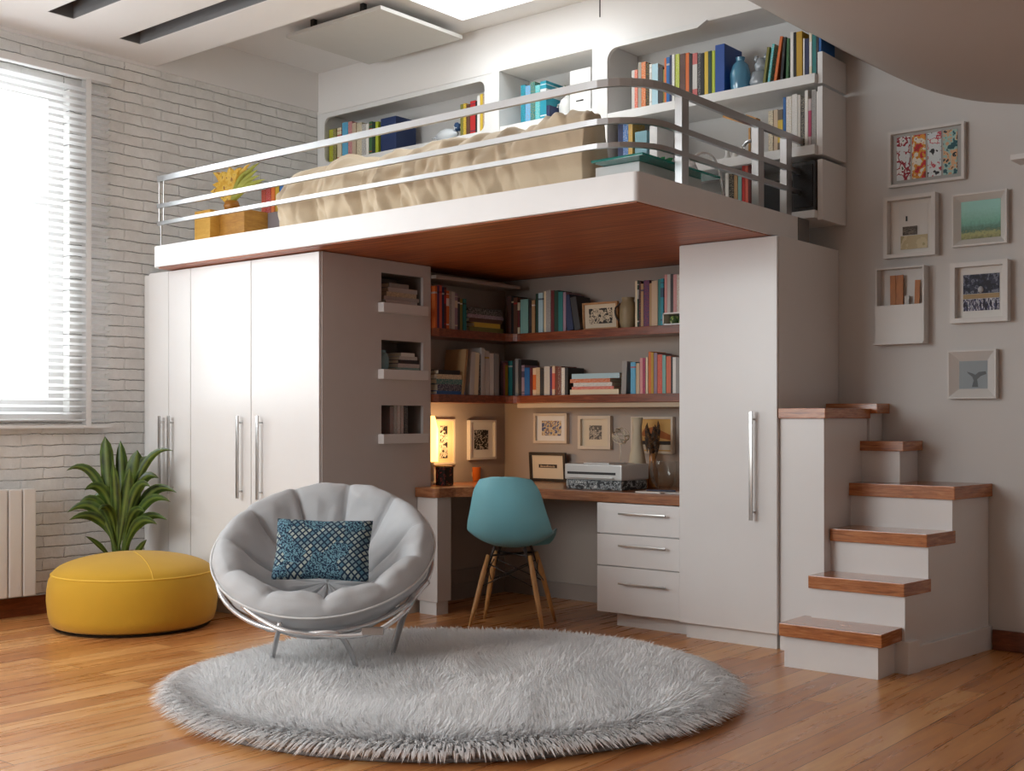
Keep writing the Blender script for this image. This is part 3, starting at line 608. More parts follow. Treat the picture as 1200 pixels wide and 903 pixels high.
# lower nook shelf
book_stack('in the blue pile on the lower nook shelf', 512, 545, 'x', xs-.01, ZLW, [('blue',457.5,0,0),('navy',449.5,1,0),('teal',443.5,0,3),('cream',438,0,4),('black',433,2,6)], .17, 'pile of flat books at the left end of the lower nook shelf')
book_row('in the cream row on the lower nook shelf', 'x', xs, ZLW, .17, conv(500,310,5.31,[
 (222,236,520,'tan',6,8),(270,296,540,'pale grey',6,4),(297,322,545,'cream',6,3),(325,340,560,'black',3),(341,362,518,'pale grey',6),(365,391,535,'pale grey',0),(395,421,552,'white',6),(425,452,552,'grey',6)]), 'books on the lower nook shelf, left wing')
book_row('in the long row on the lower nook shelf', 'y', ys, ZLW, .17, conv(500,310,5.31,[
 (458,474,598,'mauve',6),(474,488,610,'pink',6),(488,504,625,'yellow',6),(504,531,598,'teal',0),(533,548,600,'charcoal',6),(550,570,585,'grey',6),(571,588,590,'charcoal',6),(588,606,625,'mauve',1),(608,641,640,'blue',6),(643,659,640,'maroon',6),(659,680,642,'orange',2),(680,704,640,'beige',3),(704,729,645,'charcoal',3),(729,765,632,'pale grey',3),(765,780,640,'purple',6),(780,798,630,'coral',2),(798,816,632,'brown',3),(816,836,632,'maroon',3),(836,858,640,'white',3)])+
 conv(640,310,5.31,[(115,134,640,'charcoal',3)]), 'books on the lower nook shelf, back wall')
book_stack('in the pile on the lower nook shelf', 668, 727, 'y', ys, ZLW, [('cream',456.5,0,2),('coral',453,2,8),('white',448.5,4,10),('orange',444,0,12),('pale blue',438,2,1)], .15, 'pile of flat books on the lower nook shelf')
book_row('right of the pile on the lower nook shelf', 'y', ys, ZLW, .17, conv(640,310,5.31,[
 (466,496,600,'grey',6,2.5),(524,555,606,'sky blue',0),(558,580,612,'beige',6),(582,600,580,'pink',6),(600,617,580,'magenta',3),(617,632,575,'cream',6),(635,652,540,'orange',6),(652,668,545,'mustard',6),(670,690,548,'mauve',6),(690,720,558,'coral',3),(722,744,562,'pale teal',6),(746,775,568,'coral',3),(776,785,572,'charcoal',6),(785,806,575,'white',6),(806,834,575,'grey',6)]), 'books on the lower nook shelf, right end')
# upper bookcases
yA = YS+.035
book_row('at the brick wall end of the high shelf', 'y', yA, 3.0, .2, conv(360,90,5,[
 (126,150,308,'lime',3),(150,171,303,'olive',3),(176,200,298,'cream',1),(203,236,266,'sky blue',6),(239,262,262,'pink',3),(262,286,270,'beige',3),(289,318,268,'cream',3),(319,344,275,'pale grey',3),(344,360,275,'white',3),(362,380,262,'green',1),(380,398,264,'dark green',1),(399,416,262,'lime',6)]), 'books in the high bookcase at the brick wall')
book_row('beside the red book on the high shelf', 'y', yA, 3.0, .2, conv(360,90,5,[
 (896,914,160,'olive',6),(914,930,155,'yellow',3),(931,952,160,'brown',6),(954,984,140,'red',1),(985,996,142,'black',6),(996,1012,110,'white',6),(1012,1028,100,'yellow',6),(1028,1046,100,'beige',3)]), 'books at the right of the high bookcase')
book_row('in the teal set on the high shelf', 'y', yA, 3.005, .2, conv(580,70,6.95,[
 (210,246,205,'turquoise',3),(246,288,210,'sky blue',3),(290,326,180,'teal',3),(328,366,205,'aqua',3),(366,416,172,'turquoise',1),(418,444,370,'navy',6)]), 'teal books in the middle bookcase')
yC = YC_+.03
book_row('at the left of the top attic shelf', 'y', yC, C1T, .2, conv(715,20,8.2,[
 (205,232,510,'pale grey',6),(232,262,505,'coral',3),(266,298,435,'grey',3),(298,340,430,'orange',3),(342,374,440,'black',3),(375,398,450,'white',1),(398,456,448,'pale blue',6),(460,505,480,'charcoal',6),(506,520,500,'olive',6),(521,540,395,'orange',6),(540,570,385,'blue',0),(570,590,365,'navy',6),(590,616,360,'white',3),(628,666,355,'lime',3),(668,720,350,'brown',3),(722,756,342,'orange',6),(757,785,350,'black',6),(790,836,345,'pale grey',2),(836,864,345,'charcoal',3),(866,900,345,'black',6),(905,940,330,'yellow',6),(942,975,325,'dark green',6),(976,1005,322,'lime',6)]), 'books at the left of the top attic shelf')
book_row('at the right of the top attic shelf', 'y', yC, C1T, .2, conv(850,20,5.65,[
 (245,262,200,'olive',6,8),(278,294,180,'aqua',3,8),(318,336,130,'orange',6,9),(362,380,135,'black',6,5),(398,414,140,'green',6,2),(430,450,98,'white',6),(451,468,100,'black',6),(470,508,95,'mustard',6),(514,524,140,'white',6),(525,551,140,'navy',6),(555,572,88,'white',2),(574,600,85,'teal',6),(601,617,90,'charcoal',3),(618,634,88,'blue',6)]), 'books at the right of the top attic shelf')
book_row('on the second attic shelf', 'y', yC, C2T, .18, conv(850,20,5.65,[
 (285,316,620,'cream',3),(318,346,612,'beige',6),(347,380,612,'yellow',2),(382,400,530,'blue',6),(402,438,525,'white',3),(440,474,510,'white',3),(476,498,515,'pale grey',3),(500,525,540,'charcoal',3),(526,547,485,'white',3),(549,569,540,'magenta',2),(571,600,480,'grey',3),(601,614,492,'white',6),(616,632,495,'olive',6)]), 'books on the second attic shelf')
book_row('at the left end of the second attic shelf', 'y', yC, C2T, .16, [(724,730,140,'navy',6),(730,736,144,'blue',3),(736,741,142,'mustard',3)], 'books at the left end of the second attic shelf')
book_row('on the lowest attic shelf', 'y', yC, C3T, .16, conv(780,120,5.02,[
 (351,370,415,'white',6),(371,398,420,'black',3),(401,422,425,'tan',6),(425,446,400,'pale teal',6),(449,466,368,'red',6),(467,484,372,'coral',6),(485,500,365,'maroon',6)]), 'books on the lowest attic shelf')
# stray books and boxes of the upper shelves
tag(bxo('storage_box', (U(446,150,y=yA).x,yA,3.001,U(464,150,y=yA).x,yA+.2,3.24), plain('navy_box', (32,52,98), .5), None, .006), 'dark blue box beside the leftmost books on the high shelf', 'box')
x0 = U(838,60,y=yC).x; x1 = U(849,60,y=yC).x
tag(bxo('storage_box', (x0,yC,C1T+.001,x1,yC+.2,C1T+.27), plain('royal_blue_box', (28,72,150), .5), None, .004), 'bright blue box beside the blue jug on the top attic shelf', 'box')
# ------------------------------------------------------------------ ornaments on the upper shelves
def solid(name, prof, c, mat, label, cat, seg=24, group=None):
    b = BM(); lathe(b, prof, c, seg); return tag(obj(name, b, mat, smooth=True, angle=50), label, cat, group)
p = U(858,100,y=yC); p.x += .012
solid('glass_jug', [(0,0),(.045,0),(.055,.03),(.058,.1),(.045,.15),(.022,.175),(.026,.195),(.02,.195),(.018,.175),(0,.17)], (p.x,yC+.07,C1T), glass_mat('blue_glass', (150,210,235), .15, .1, body=.6, bcol=(100,170,205)), 'translucent blue glass jug on the top attic shelf', 'jug')
p = U(884,95,y=yC); t = thing('glass_figurine', 'clear glass animal figurine on the top attic shelf', 'ornament', (p.x,yC+.07,C1T))
FG = glass_mat('frosted_glass', (225,230,236), .2, .25, body=.5, bcol=(190,200,210))
b = BM(); lathe(b, [(0,0),(.05,.0),(.06,.04),(.045,.09),(0,.1)], (p.x,yC+.07,C1T), 20); obj('body', b, FG, t, smooth='all')
b = BM(); lathe(b, [(0,.085),(.03,.09),(.038,.125),(.025,.16),(0,.165)], (p.x+.01,yC+.06,C1T), 16); lathe(b, [(0,0),(.014,.005),(.012,.03),(0,.035)], (p.x-.02,yC+.06,C1T+.15), 10); lathe(b, [(0,0),(.014,.005),(.012,.03),(0,.035)], (p.x+.04,yC+.06,C1T+.15), 10); obj('head', b, FG, t, smooth='all')
# white bird ornament in the left bookcase
p = U(517,160,y=yA); t = thing('bird_ornament', 'white and blue bird ornament lying on the high shelf', 'ornament', (p.x,yA+.06,3.0))
b = BM(); lathe(b, [(0,-.1),(.02,-.09),(.042,-.04),(.05,0),(.04,.05),(.015,.09),(0,.1)], seg=20, mtx=Matrix.Translation((p.x,yA+.06,3.05)) @ Matrix.Rotation(R_(90),4,'Y') @ Matrix.Diagonal((.9,1,1,1))); obj('body', b, plain('white_ceramic', (222,226,230), .3), t, smooth='all')
b = BM(); lathe(b, [(0,0),(.028,.01),(.034,.03),(.025,.055),(0,.06)], (p.x+.1,yA+.06,3.06), 16); tube(b, [(p.x-.08,yA+.06,3.05),(p.x-.14,yA+.06,3.045)], [.01,.002], 8); obj('head', b, patchwork('bird_patches', [(0,(40,70,110)),(.5,(220,225,230)),(.62,(90,110,60))], 22), t, smooth='all')
b = BM(); lathe(b, [(0,-.012),(.012,-.008),(.014,0),(.012,.008),(0,.012)], (U(511,137,y=YB-.02).x,YB-.018,U(511,137,y=YB-.02).z), 12); tag(obj('wall_peg', b, BLACK), 'tiny black knob on the wall behind the high bookcase', 'knob')
# teapot with a sprig, white card
p = U(654,110,y=yA+.05); p.x += .03; t = thing('teapot', 'white teapot with a green sprig beside the teal books', 'teapot', (p.x,yA+.08,3.005))
CER = plain('cream_ceramic', (214,212,208), .35)
b = BM(); lathe(b, [(0,0),(.04,0),(.054,.04),(.056,.085),(.044,.125),(.024,.14),(.012,.155),(0,.16)], (p.x,yA+.11,3.005), 24); obj('body', b, CER, t, smooth='all')
b = BM(); tube(b, catmull([(p.x+.048,yA+.11,3.05),(p.x+.07,yA+.11,3.075),(p.x+.082,yA+.11,3.125)],5), .009, 8); obj('spout', b, CER, t, smooth='all')
b = BM(); tube(b, catmull([(p.x-.047,yA+.11,3.115),(p.x-.078,yA+.11,3.11),(p.x-.078,yA+.11,3.07),(p.x-.05,yA+.11,3.05)],5), .006, 8); obj('handle', b, CER, t, smooth='all')
def blade(bm, a, c, d, w, n=6, fold=.25):
    """one leaf: quadratic path a-c-d, half width w"""
    a, c, d = Vector(a), Vector(c), Vector(d); rows = []
    for k in range(n+1):
        s = k/n; p = a*(1-s)**2+c*2*s*(1-s)+d*s*s; tg = ((c-a)*(1-s)+(d-c)*s).normalized()
        side = tg.cross(Vector((FV[0],FV[1],.15))).normalized(); up = side.cross(tg).normalized()
        ww = w*max(.04, math.sin(math.pi*min(1, .12+.88*s)**.8))**.8 if s < 1 else 0.001
        rows.append([bm.verts.new(p+side*ww+up*ww*fold), bm.verts.new(p), bm.verts.new(p-side*ww+up*ww*fold)])
    for A, B_ in zip(rows[:-1], rows[1:]):
        for k in (0,1): bm.faces.new((A[k],A[k+1],B_[k+1],B_[k]))
LEAFG = plain('leaf_green_small', (86,110,44), .5)
b = BM()
for k in range(7):
    a = k*.9; blade(b, (p.x,yA+.11,3.16), (p.x+.015*math.cos(a),yA+.11+.01*math.sin(a),3.185), (p.x+.04*math.cos(a),yA+.11+.02*math.sin(a),3.205+.01*(k%3)), .009, 4)
obj('sprig', b, LEAFG, t)
p0, p1 = U(668,130,y=yA+.02), U(692,130,y=yA+.02); t = thing('picture_card', 'tall white card with a green leaf motif leaning in the middle bookcase', 'card', ((p0.x+p1.x)/2,yA+.02,3.005))
bxo('sheet', (p0.x,yA+.02,3.006,p1.x,yA+.03,3.275), plain('card_white', (226,224,220), .7), t)
b = BM(); cx = (p0.x+p1.x)/2-.02
for k in range(6): 
    a = R_(20+28*k); c2 = Vector((cx,yA+.0185,3.15)); e = c2+Vector((.045*math.cos(a),0,.03*math.sin(a))); s = Vector((-math.sin(a)*.008,0,math.cos(a)*.008)); b.faces.new([b.verts.new(v) for v in (c2, (c2+e)/2+s, e, (c2+e)/2-s)])
obj('leaf_motif', b, LEAFG, t)
bxo('caption', (cx-.01,yA+.018,3.08,cx+.045,yA+.0195,3.088), BLACK, t)
# second attic shelf ornaments
p = U(861,168,y=yC+.06)
t = thing('figurine_group', 'little white figures on the second attic shelf', 'ornament', (p.x,yC+.06,C2T))
for k in range(3):
    b = BM(); lathe(b, [(0,0),(.018,0),(.015,.03),(.009,.045),(.014,.06),(0,.075)], (p.x-.045+k*.045,yC+.06,C2T), 12); obj('figure', b, CER, t, smooth='all')
p = U(878,160,y=yC+.05); b = BM(); tube(b, [(p.x+.042*math.cos(a),yC+.06,C2T+.052+.042*math.sin(a)) for a in np.linspace(0,2*math.pi,20)[:-1]], .01, 8, closed=True); box(b, p.x-.03,yC+.04,C2T,p.x+.03,yC+.08,C2T+.012)
tag(obj('ring_ornament', b, plain('pewter', (170,170,172), .25, .6), smooth=True), 'silver ring ornament on a stand on the second attic shelf', 'ornament')
p0 = U(850,136,y=yC+.1); p1 = U(889,146,y=yC+.1); b = BM(); tube(b, [p0, U(870,142,y=yC+.1), p1], 0, prof=(.05,.022)); tube(b, [U(876,137,y=yC+.1), U(888,141,y=yC+.1)], 0, prof=(.05,.02)); box(b, p1.x-.06, yC+.095, C2T, p1.x-.05, yC+.105, p1.z-.01)
tag(obj('wooden_bracket', b, wood('pale_timber', [(190,130,60),(214,160,88)], (2,2,10))), 'tan wooden wedge ornament on a thin stand on the second attic shelf', 'ornament')
x0 = U(744,160,y=yC).x; x1 = U(758,160,y=yC).x
tag(bxo('storage_box', (x0,yC,C2T,x1,yC+.18,C2T+.24), plain('aqua_grey_box', (120,160,170), .5), None, .004), 'grey blue box at the left of the second attic shelf', 'box')
x0 = U(760,160,y=yC-.01).x; x1 = U(769,160,y=yC-.01).x
tag(bxo('storage_box', (x0,yC,C2T,x1,yC+.18,C2T+.26), WHITEW, None, .004), 'slim white box on the second attic shelf behind the rail bend', 'box')
# lowest attic shelf: fabric bin, black box, black speakers
x0 = U(820,215,y=yC).x; x1 = U(848,215,y=yC).x
b = BM(); box(b, x0,yC-.02,C3T,x1,yC+.2,C3T+.16,.02)
tag(obj('fabric_bin', b, plain('grey_felt', (160,158,158), .9, bump=.2), smooth=True), 'soft grey fabric bin on the lowest attic shelf', 'bin')
x0 = U(807,215,y=yC).x; x1 = U(818,215,y=yC).x
tag(bxo('camera_box', (x0,yC,C3T+.001,x1,yC+.15,C3T+.08), BLACK, None, .006), 'small black box left of the grey fabric bin', 'box')
def speaker(x0, x1, z1, label):
    t = thing('loudspeaker', label, 'speaker', ((x0+x1)/2,yC+.08,C3T), 0, 'black loudspeakers on the lowest attic shelf')
    bxo('cabinet', (x0,yC-.02,C3T+.001,x1,yC+.2,z1), plain('speaker_black', (38,37,39), .35), t, .008)
    bxo('grille', (x0+.012,yC-.026,C3T+.02,x1-.012,yC-.019,z1-.02), plain('grille_black', (30,29,31), .8, bump=.4, bscale=400), t)
speaker(U(896,230,y=yC).x, U(926,230,y=yC).x, C3T+.18, 'low black loudspeaker behind the middle rail post')
speaker(U(930,230,y=yC).x, -2.722, C3T+.26, 'tall black loudspeaker at the right end of the lowest attic shelf')
# ------------------------------------------------------------------ things on the loft floor
YEL = wood('yellow_wood', [(206,150,54),(224,176,84)], (2,2,8), .5)
p0, p1 = U(228,260,y=4.45), U(275,255,y=4.45)
t = thing('magazine_file', 'yellow wooden magazine box at the left end of the loft', 'box', ((p0.x+p1.x)/2,4.55,ZL1))
xm = U(246,255,y=4.45).x
bxo('front_panel', (p0.x,4.45,ZL1+.001,xm,4.7,ZL1+.235), YEL, t, .003)
bxo('side_panel', (xm+.001,4.52,ZL1+.001,p1.x,4.7,ZL1+.22), wood('yellow_wood_dark', [(160,104,36),(200,146,60)], (2,2,8), .5), t, .003)
t = thing('dried_flowers', 'fan of yellow dried flowers and leaves above the yellow box', 'flowers', ((p0.x+p1.x)/2,4.6,ZL1+.236))
YLEAF = patchwork('dried_yellow', [(0,(176,110,20)),(.45,(214,164,40)),(.58,(226,190,84)),(.66,(150,92,24))], 26, interp='LINEAR'); zb = ZL1+.236
vx, vy = (p0.x+p1.x)/2, 4.58
b = BM(); lathe(b, [(0,0),(.04,0),(.05,.03),(.04,.06),(.03,.06),(0,.055)], (vx,vy,zb), 16); obj('holder', b, plain('amber_holder', (170,110,30), .4), t, smooth='all')
for k in range(26):
    s = k/25; a = R_(150-128*s); ln = .25+.06*math.sin(k*2.3)+(.1*s if s > .6 else 0)-.04*(k%2)
    b = BM(); e = Vector((vx+math.cos(a)*ln, vy+.03*math.sin(k*1.9), zb+.05+max(.02, math.sin(a)*.75*ln)))
    blade(b, (vx,vy,zb+.05), (vx+math.cos(a)*ln*.4, vy, zb+.09+math.sin(a)*ln*.5), e, .04 if s < .6 else .018, 6); obj('leaf', b, YLEAF if s < .72 else plain('olive_sprig', (150,150,50), .6, var=.2), t)
p0, p1 = U(276,250,y=4.62), U(318,250,y=4.62)
tag(bxo('storage_box', (p0.x,4.7,ZL1+.001,p1.x+.05,4.95,ZL1+.22), plain('mauve_grey_box', (138,130,134), .8), None, .01), 'grey storage box on the loft behind the yellow box', 'box')
p0, p1 = U(288,258,y=4.4), U(333,252,y=4.4)
tag(bxo('laptop', (p0.x,4.4,ZL1+.001,-5.42,4.6,ZL1+.04), plain('laptop_white', (236,236,236), .4), None, .008), 'flat white case lying at the loft edge beside the comforter', 'case')
book_row('on the grey box at the loft', 'y', 4.72, ZL1+.222, .14, [(306,311,222,'coral',3),(311.5,317,219,'red',3),(317.5,322,217,'orange',6),(322.5,327,216,'mustard',6),(327.5,332,215,'blue',6),(332.5,339,214,'pale teal',6)], 'colourful books on the loft')
# right end of the loft: low white box with a glass tray
tag(bxo('storage_chest', (-3.17,4.46,ZL1+.001,-2.93,5.0,ZL1+.105), WHITEW, None, .006), 'low white chest at the foot of the loft bed', 'chest')
TG = glass_mat('teal_glass', (90,200,190), .1, .05, body=.55, bcol=(30,150,140))
tag(bxo('glass_tray', (-3.13,4.37,ZL1+.106,-2.855,5.05,ZL1+.118), TG, None, .003), 'teal glass tray on the low white chest at the foot of the bed', 'tray')
b = BM()
zt = ZL1+.119
for k in range(26):
    a = k*2.4; r = .012+.0035*k; q = Vector((-3.02+.5*r*math.cos(a), 4.72+r*math.sin(a), zt)); blade(b, q, q+Vector((.02*math.cos(a),.02*math.sin(a),.04)), q+Vector((.05*math.cos(a),.06*math.sin(a),.03+.015*(k%2))), .016, 4)
tag(obj('leaf_cutting', b, plain('fresh_green', (40,140,80), .5)), 'bright green leaf cutting lying on the teal glass tray', 'plant')
tag(bxo('notebook', (-3.06,4.86,zt,-2.92,5.05,zt+.015), plain('notebook_white', (232,232,228), .6), None, .003), 'white notebook on the right side of the teal glass tray', 'notebook')
t = thing('clamp_lamp', 'small curved chrome lamp standing on the loft by the first rail post', 'lamp', (-2.95,5.22,ZL1))
b = BM(); lathe(b, [(0,0),(.045,0),(.045,.012),(.01,.016),(0,.016)], (-2.95,5.25,ZL1+.001), 20); obj('base', b, CHROME, t, smooth=True)
b = BM(); tube(b, catmull([(-2.95,5.25,ZL1+.015),(-2.96,5.24,ZL1+.15),(-2.98,5.2,ZL1+.25),(-3.02,5.15,ZL1+.27),(-3.05,5.1,ZL1+.23)],6), .007, 8); obj('arm', b, CHROME, t, smooth='all')
b = BM(); lathe(b, [(.012,.06),(.02,.05),(.04,0),(.036,0),(.016,.045),(.0,.05)], (-3.05,5.1,ZL1+.175), 18); obj('lamp_shade', b, CHROME, t, smooth='all')
# ------------------------------------------------------------------ framed pictures
def frame_thing(name, label, cat, plane, const, px0, px1, y0, y1, fw, depth, fmat, inner, group=None, bevel_in=0, tilt=0):
    """hangs on plane 'y'(back) or 'x'(left wall); returns thing, w, h. local: x right, -y towards room, z up, origin bottom centre"""
    k = {plane: const}; pm = U((px0+px1)/2, (y0+y1)/2, **k)
    a, c = U(px0,(y0+y1)/2,**k), U(px1,(y0+y1)/2,**k); w = (c-a).length
    zt_, zb_ = U((px0+px1)/2,y0,**k).z, U((px0+px1)/2,y1,**k).z; h = zt_-zb_
    t = thing(name, label, cat, (pm.x,pm.y,zb_), 0 if plane == 'y' else math.pi/2, group)
    if tilt: t.rotation_euler = (R_(-tilt),0,t.rotation_euler[2])
    b = BM(); W = w/2
    o_ = [(-W,0),(W,0),(W,h),(-W,h)]; i_ = [(-W+fw,fw),(W-fw,fw),(W-fw,h-fw),(-W+fw,h-fw)]
    d2 = depth if not bevel_in else depth
    back_in = -.006
    vo = [b.verts.new((x,-d2,z)) for x, z in o_]; vi = [b.verts.new((x,-d2,z)) for x, z in ([(-W+.008,.008),(W-.008,.008),(W-.008,h-.008),(-W+.008,h-.008)] if bevel_in else i_)]
    vb = [b.verts.new((x,-.001,z)) for x, z in o_]; vd = [b.verts.new((x,back_in,z)) for x, z in i_]
    for q in range(4):
        r = (q+1) % 4
        b.faces.new((vo[q],vo[r],vi[r],vi[q])); b.faces.new((vi[q],vi[r],vd[r],vd[q])); b.faces.new((vb[q],vb[r],vo[r],vo[q]))
    b.faces.new(vb)
    bmesh.ops.recalc_face_normals(b, faces=b.faces[:])
    obj('frame', b, fmat, t, local=True)
    return t, w, h
def lbox(name, t, dims, mat, bev=0):
    b = BM(); box(b, *dims, bev=bev); return obj(name, b, mat, t, local=True)
FRW = plain('frame_white', (214,211,208), .5); MATB = plain('mat_board', (226,224,220), .8); MATC = plain('mat_cream', (214,200,176), .8)
yw = YB-.001
# 1 four panel frame
t, w, h = frame_thing('framed_picture', 'wide white frame with four narrow colour prints, highest on the wall', 'picture', 'y', yw, 1043, 1131, 150, 216, .014, .035, FRW, None)
lbox('mat_board', t, (-w/2+.012,-.012,.012,w/2-.012,-.005,h-.012), plain('frame_grey_mat', (176,176,174), .8))
PAL = [[(0,(214,220,224)),(.48,(150,30,50)),(.56,(226,226,226)),(.66,(70,90,60))],[(0,(140,60,20)),(.4,(200,40,50)),(.5,(214,150,50)),(.58,(230,224,210)),(.7,(120,20,40))],[(0,(30,34,40)),(.4,(214,224,228)),(.56,(190,60,80)),(.62,(226,230,230))],[(0,(40,90,100)),(.42,(160,196,190)),(.5,(214,170,130)),(.58,(30,40,44)),(.66,(210,214,206))]]
for k in range(4):
    x0 = -w/2+.035+k*(w-.07)/4; lbox('print', t, (x0+.005,-.015,.035,x0+(w-.07)/4-.005,-.0121,h-.03), patchwork(f'four_print_{k}', PAL[k], 26, detail=4.0))
# 2 interior sketch
t, w, h = frame_thing('framed_picture', 'deep white box frame with a pale room picture left of the seascape', 'picture', 'y', yw, 1040, 1100, 230, 302, .02, .06, FRW, None)
lbox('mat_board', t, (-w/2+.02,-.012,.02,w/2-.02,-.005,h-.02), MATB)
b = BM()
lbox('print', t, (-w*.26,-.014,h*.14,w*.3,-.0121,h*.86), plain('room_print_white', (222,222,220), .8))
lbox('print', t, (-w*.22,-.016,h*.14,w*.3,-.0141,h*.36), patchwork('room_sand', [(0,(190,176,140)),(.5,(206,194,160)),(.6,(170,158,120))], 14))
lbox('print', t, (-w*.18,-.0175,h*.37,w*.1,-.0141,h*.51), patchwork('room_box', [(0,(80,74,68)),(.5,(130,120,108)),(.6,(60,56,52))], 30, stretch=(1,1,6)))
lbox('print', t, (-w*.12,-.0165,h*.6,-w*.09,-.0141,h*.68), BLACK)
# 3 seascape
t, w, h = frame_thing('framed_picture', 'white slope-edged frame with a green sea and shore print', 'picture', 'y', yw, 1118, 1182, 226, 288, .04, .04, FRW, None, bevel_in=1)
m, nt, bs = new_mat('sea_print'); tcn = N(nt,'ShaderNodeTexCoord'); spn = N(nt,'ShaderNodeSeparateXYZ'); L(nt,tcn.outputs['Generated'],spn.inputs[0]); nn = N(nt,'ShaderNodeTexNoise',Scale=14.0,Detail=5.0); L(nt,tcn.outputs['Generated'],nn.inputs['Vector'])
mm = N(nt,'ShaderNodeMath',operation='MULTIPLY_ADD'); mm.inputs[1].default_value = .3; L(nt,nn.outputs['Fac'],mm.inputs[0]); L(nt,spn.outputs['Z'],mm.inputs[2]); rr_ = ramp(nt,[(.1,(90,96,50)),(.28,(170,170,110)),(.38,(70,110,90)),(.6,(120,180,160)),(.95,(150,206,196))]); L(nt,mm.outputs[0],rr_.inputs[0]); L(nt,rr_.outputs[0],bs.inputs['Base Color'])
lbox('print', t, (-w/2+.038,-.01,.038,w/2-.038,-.005,h-.038), m)
# 4 wall pocket with wooden utensils
p0, p1 = U(1035,360,y=yw), U(1085,360,y=yw); w = p1.x-p0.x+.03; zt_, zb_ = U(1060,314,y=yw).z, U(1060,402,y=yw).z; h = zt_-zb_
t = thing('wall_pocket', 'white wall pocket box with an open top half holding wooden tools', 'box', ((p0.x+p1.x)/2,yw,zb_))
lbox('back_panel', t, (-w/2,-.008,0,w/2,-.001,h), FRW); lbox('side_panel', t, (-w/2,-.07,0,-w/2+.008,-.008,h), FRW); lbox('side_panel', t, (w/2-.008,-.07,0,w/2,-.008,h), FRW)
lbox('top_panel', t, (-w/2+.008,-.07,h-.008,w/2-.008,-.008,h), FRW); lbox('bottom_panel', t, (-w/2-.012,-.085,-.008,w/2,-.001,0), FRW); lbox('front_panel', t, (-w/2+.008,-.07,0,w/2-.008,-.062,h*.5), FRW)
TW = wood('tool_wood', [(150,84,28),(190,118,50)], (8,8,2), .5)
cx, cz = (p0.x+p1.x)/2, zb_
for k, (u0, u1, zt2, ln, wd_) in enumerate(((-.05,-.045,.9,0,.03),(-.016,-.01,.9,0,.036),(.02,.026,.62,1,.022),(.05,.08,.82,2,.026))):
    b = BM(); tube(b, [(cx+u0,yw-.035,cz+.005),(cx+u1,yw-.035,cz+h*zt2*.6),(cx+u1*1.05,yw-.033,cz+h*zt2)], 0, prof=(.008,wd_))
    tag(obj('wooden_spatula', b, TW if k != 2 else plain('paper_tool', (206,204,200), .7)), ['wide brown wooden stick at the left in the wall pocket','broad brown wooden paddle in the middle of the wall pocket','short white strip standing in the wall pocket','slanted brown wooden stick at the right in the wall pocket'][k], 'utensil', 'wooden tools in the wall pocket')
# 5 crowd photograph
t, w, h = frame_thing('framed_picture', 'large white box frame with a dark blue two-tier photograph', 'picture', 'y', yw, 1117, 1184, 307, 378, .024, .055, FRW, None)
lbox('mat_board', t, (-w/2+.024,-.012,.024,w/2-.024,-.005,h-.024), MATB)
PB = patchwork('dark_photo', [(0,(24,28,44)),(.45,(50,54,76)),(.55,(120,124,140)),(.62,(30,34,50))], 45, detail=5.0)
lbox('print', t, (-w*.31,-.015,h*.48,w*.32,-.0121,h*.8), PB); lbox('print', t, (-w*.31,-.015,h*.4,w*.32,-.0121,h*.475), plain('photo_tan', (170,146,110), .7))
lbox('print', t, (-w*.31,-.015,h*.2,w*.32,-.0121,h*.395), patchwork('crowd_photo', [(0,(30,28,48)),(.45,(80,80,110)),(.53,(200,200,210)),(.6,(50,44,70))], 50, stretch=(2,1,.6)))
b = BM(); lathe(b, [(0,-.02),(.012,-.012),(.014,.0),(.008,.012),(0,.016)], (0,-.016,h*.55), 14); obj('pale_shape', b, plain('photo_pale', (190,192,196), .7), t, local=True, smooth='all')
# 6 whale tail print
t, w, h = frame_thing('framed_picture', 'small white slope-edged frame with a black whale tail print, lowest on the wall', 'picture', 'y', yw, 1113, 1170, 410, 467, .055, .045, FRW, None, bevel_in=1)
lbox('print', t, (-w/2+.05,-.01,.05,w/2-.045,-.005,h-.055), plain('tail_sky', (150,160,166), .7))
tp = [(-.3,.62),(-.12,.56),(0,.5),(.12,.6),(.36,.62),(.38,.52),(.2,.46),(.06,.34),(.1,.06),(-.12,.06),(-.06,.3),(-.1,.42),(-.24,.54)]
b = BM(); iw, ih = w-.1, h-.105; b.faces.new([b.verts.new((x*iw+.01,-.0112,.05+z*ih)) for x, z in tp]); obj('tail_shape', b, BLACK, t, local=True)
# nook pictures
WOODF = wood('frame_oak', [(150,104,60),(190,142,92)], (3,3,8), .5); FRC = plain('frame_cream', (206,192,174), .5); DKF = plain('frame_black', (34,28,26), .4)
ART = patchwork('ink_sketch', [(0,(40,34,30)),(.47,(206,190,164)),(.56,(60,50,44)),(.6,(214,198,172))], 34, detail=5.0)
ARTB = patchwork('ink_blocks', [(0,(24,22,22)),(.5,(214,206,194)),(.55,(30,28,28))], 46, detail=3.0)
ARTC = patchwork('skyline_sketch', [(0,(70,84,130)),(.45,(206,190,160)),(.55,(180,140,70)),(.6,(90,100,140)),(.66,(214,200,176))], 44, detail=4.0)
ARTG = patchwork('grey_sketch', [(0,(90,84,78)),(.5,(176,164,148)),(.6,(110,102,94))], 60, detail=4.0)
xl = XN+.001
def art(t, w, h, fr, mw, mh, amat, mat=MATC, dz=0): 
    lbox('mat_board', t, (-w/2+fr*.9,-.01,fr*.9,w/2-fr*.9,-.006,h-fr*.9), mat)
    lbox('print', t, (-w*mw/2,-.012,h*(1-mh)/2+dz,w*mw/2,-.0101,h*(1+mh)/2+dz), amat)
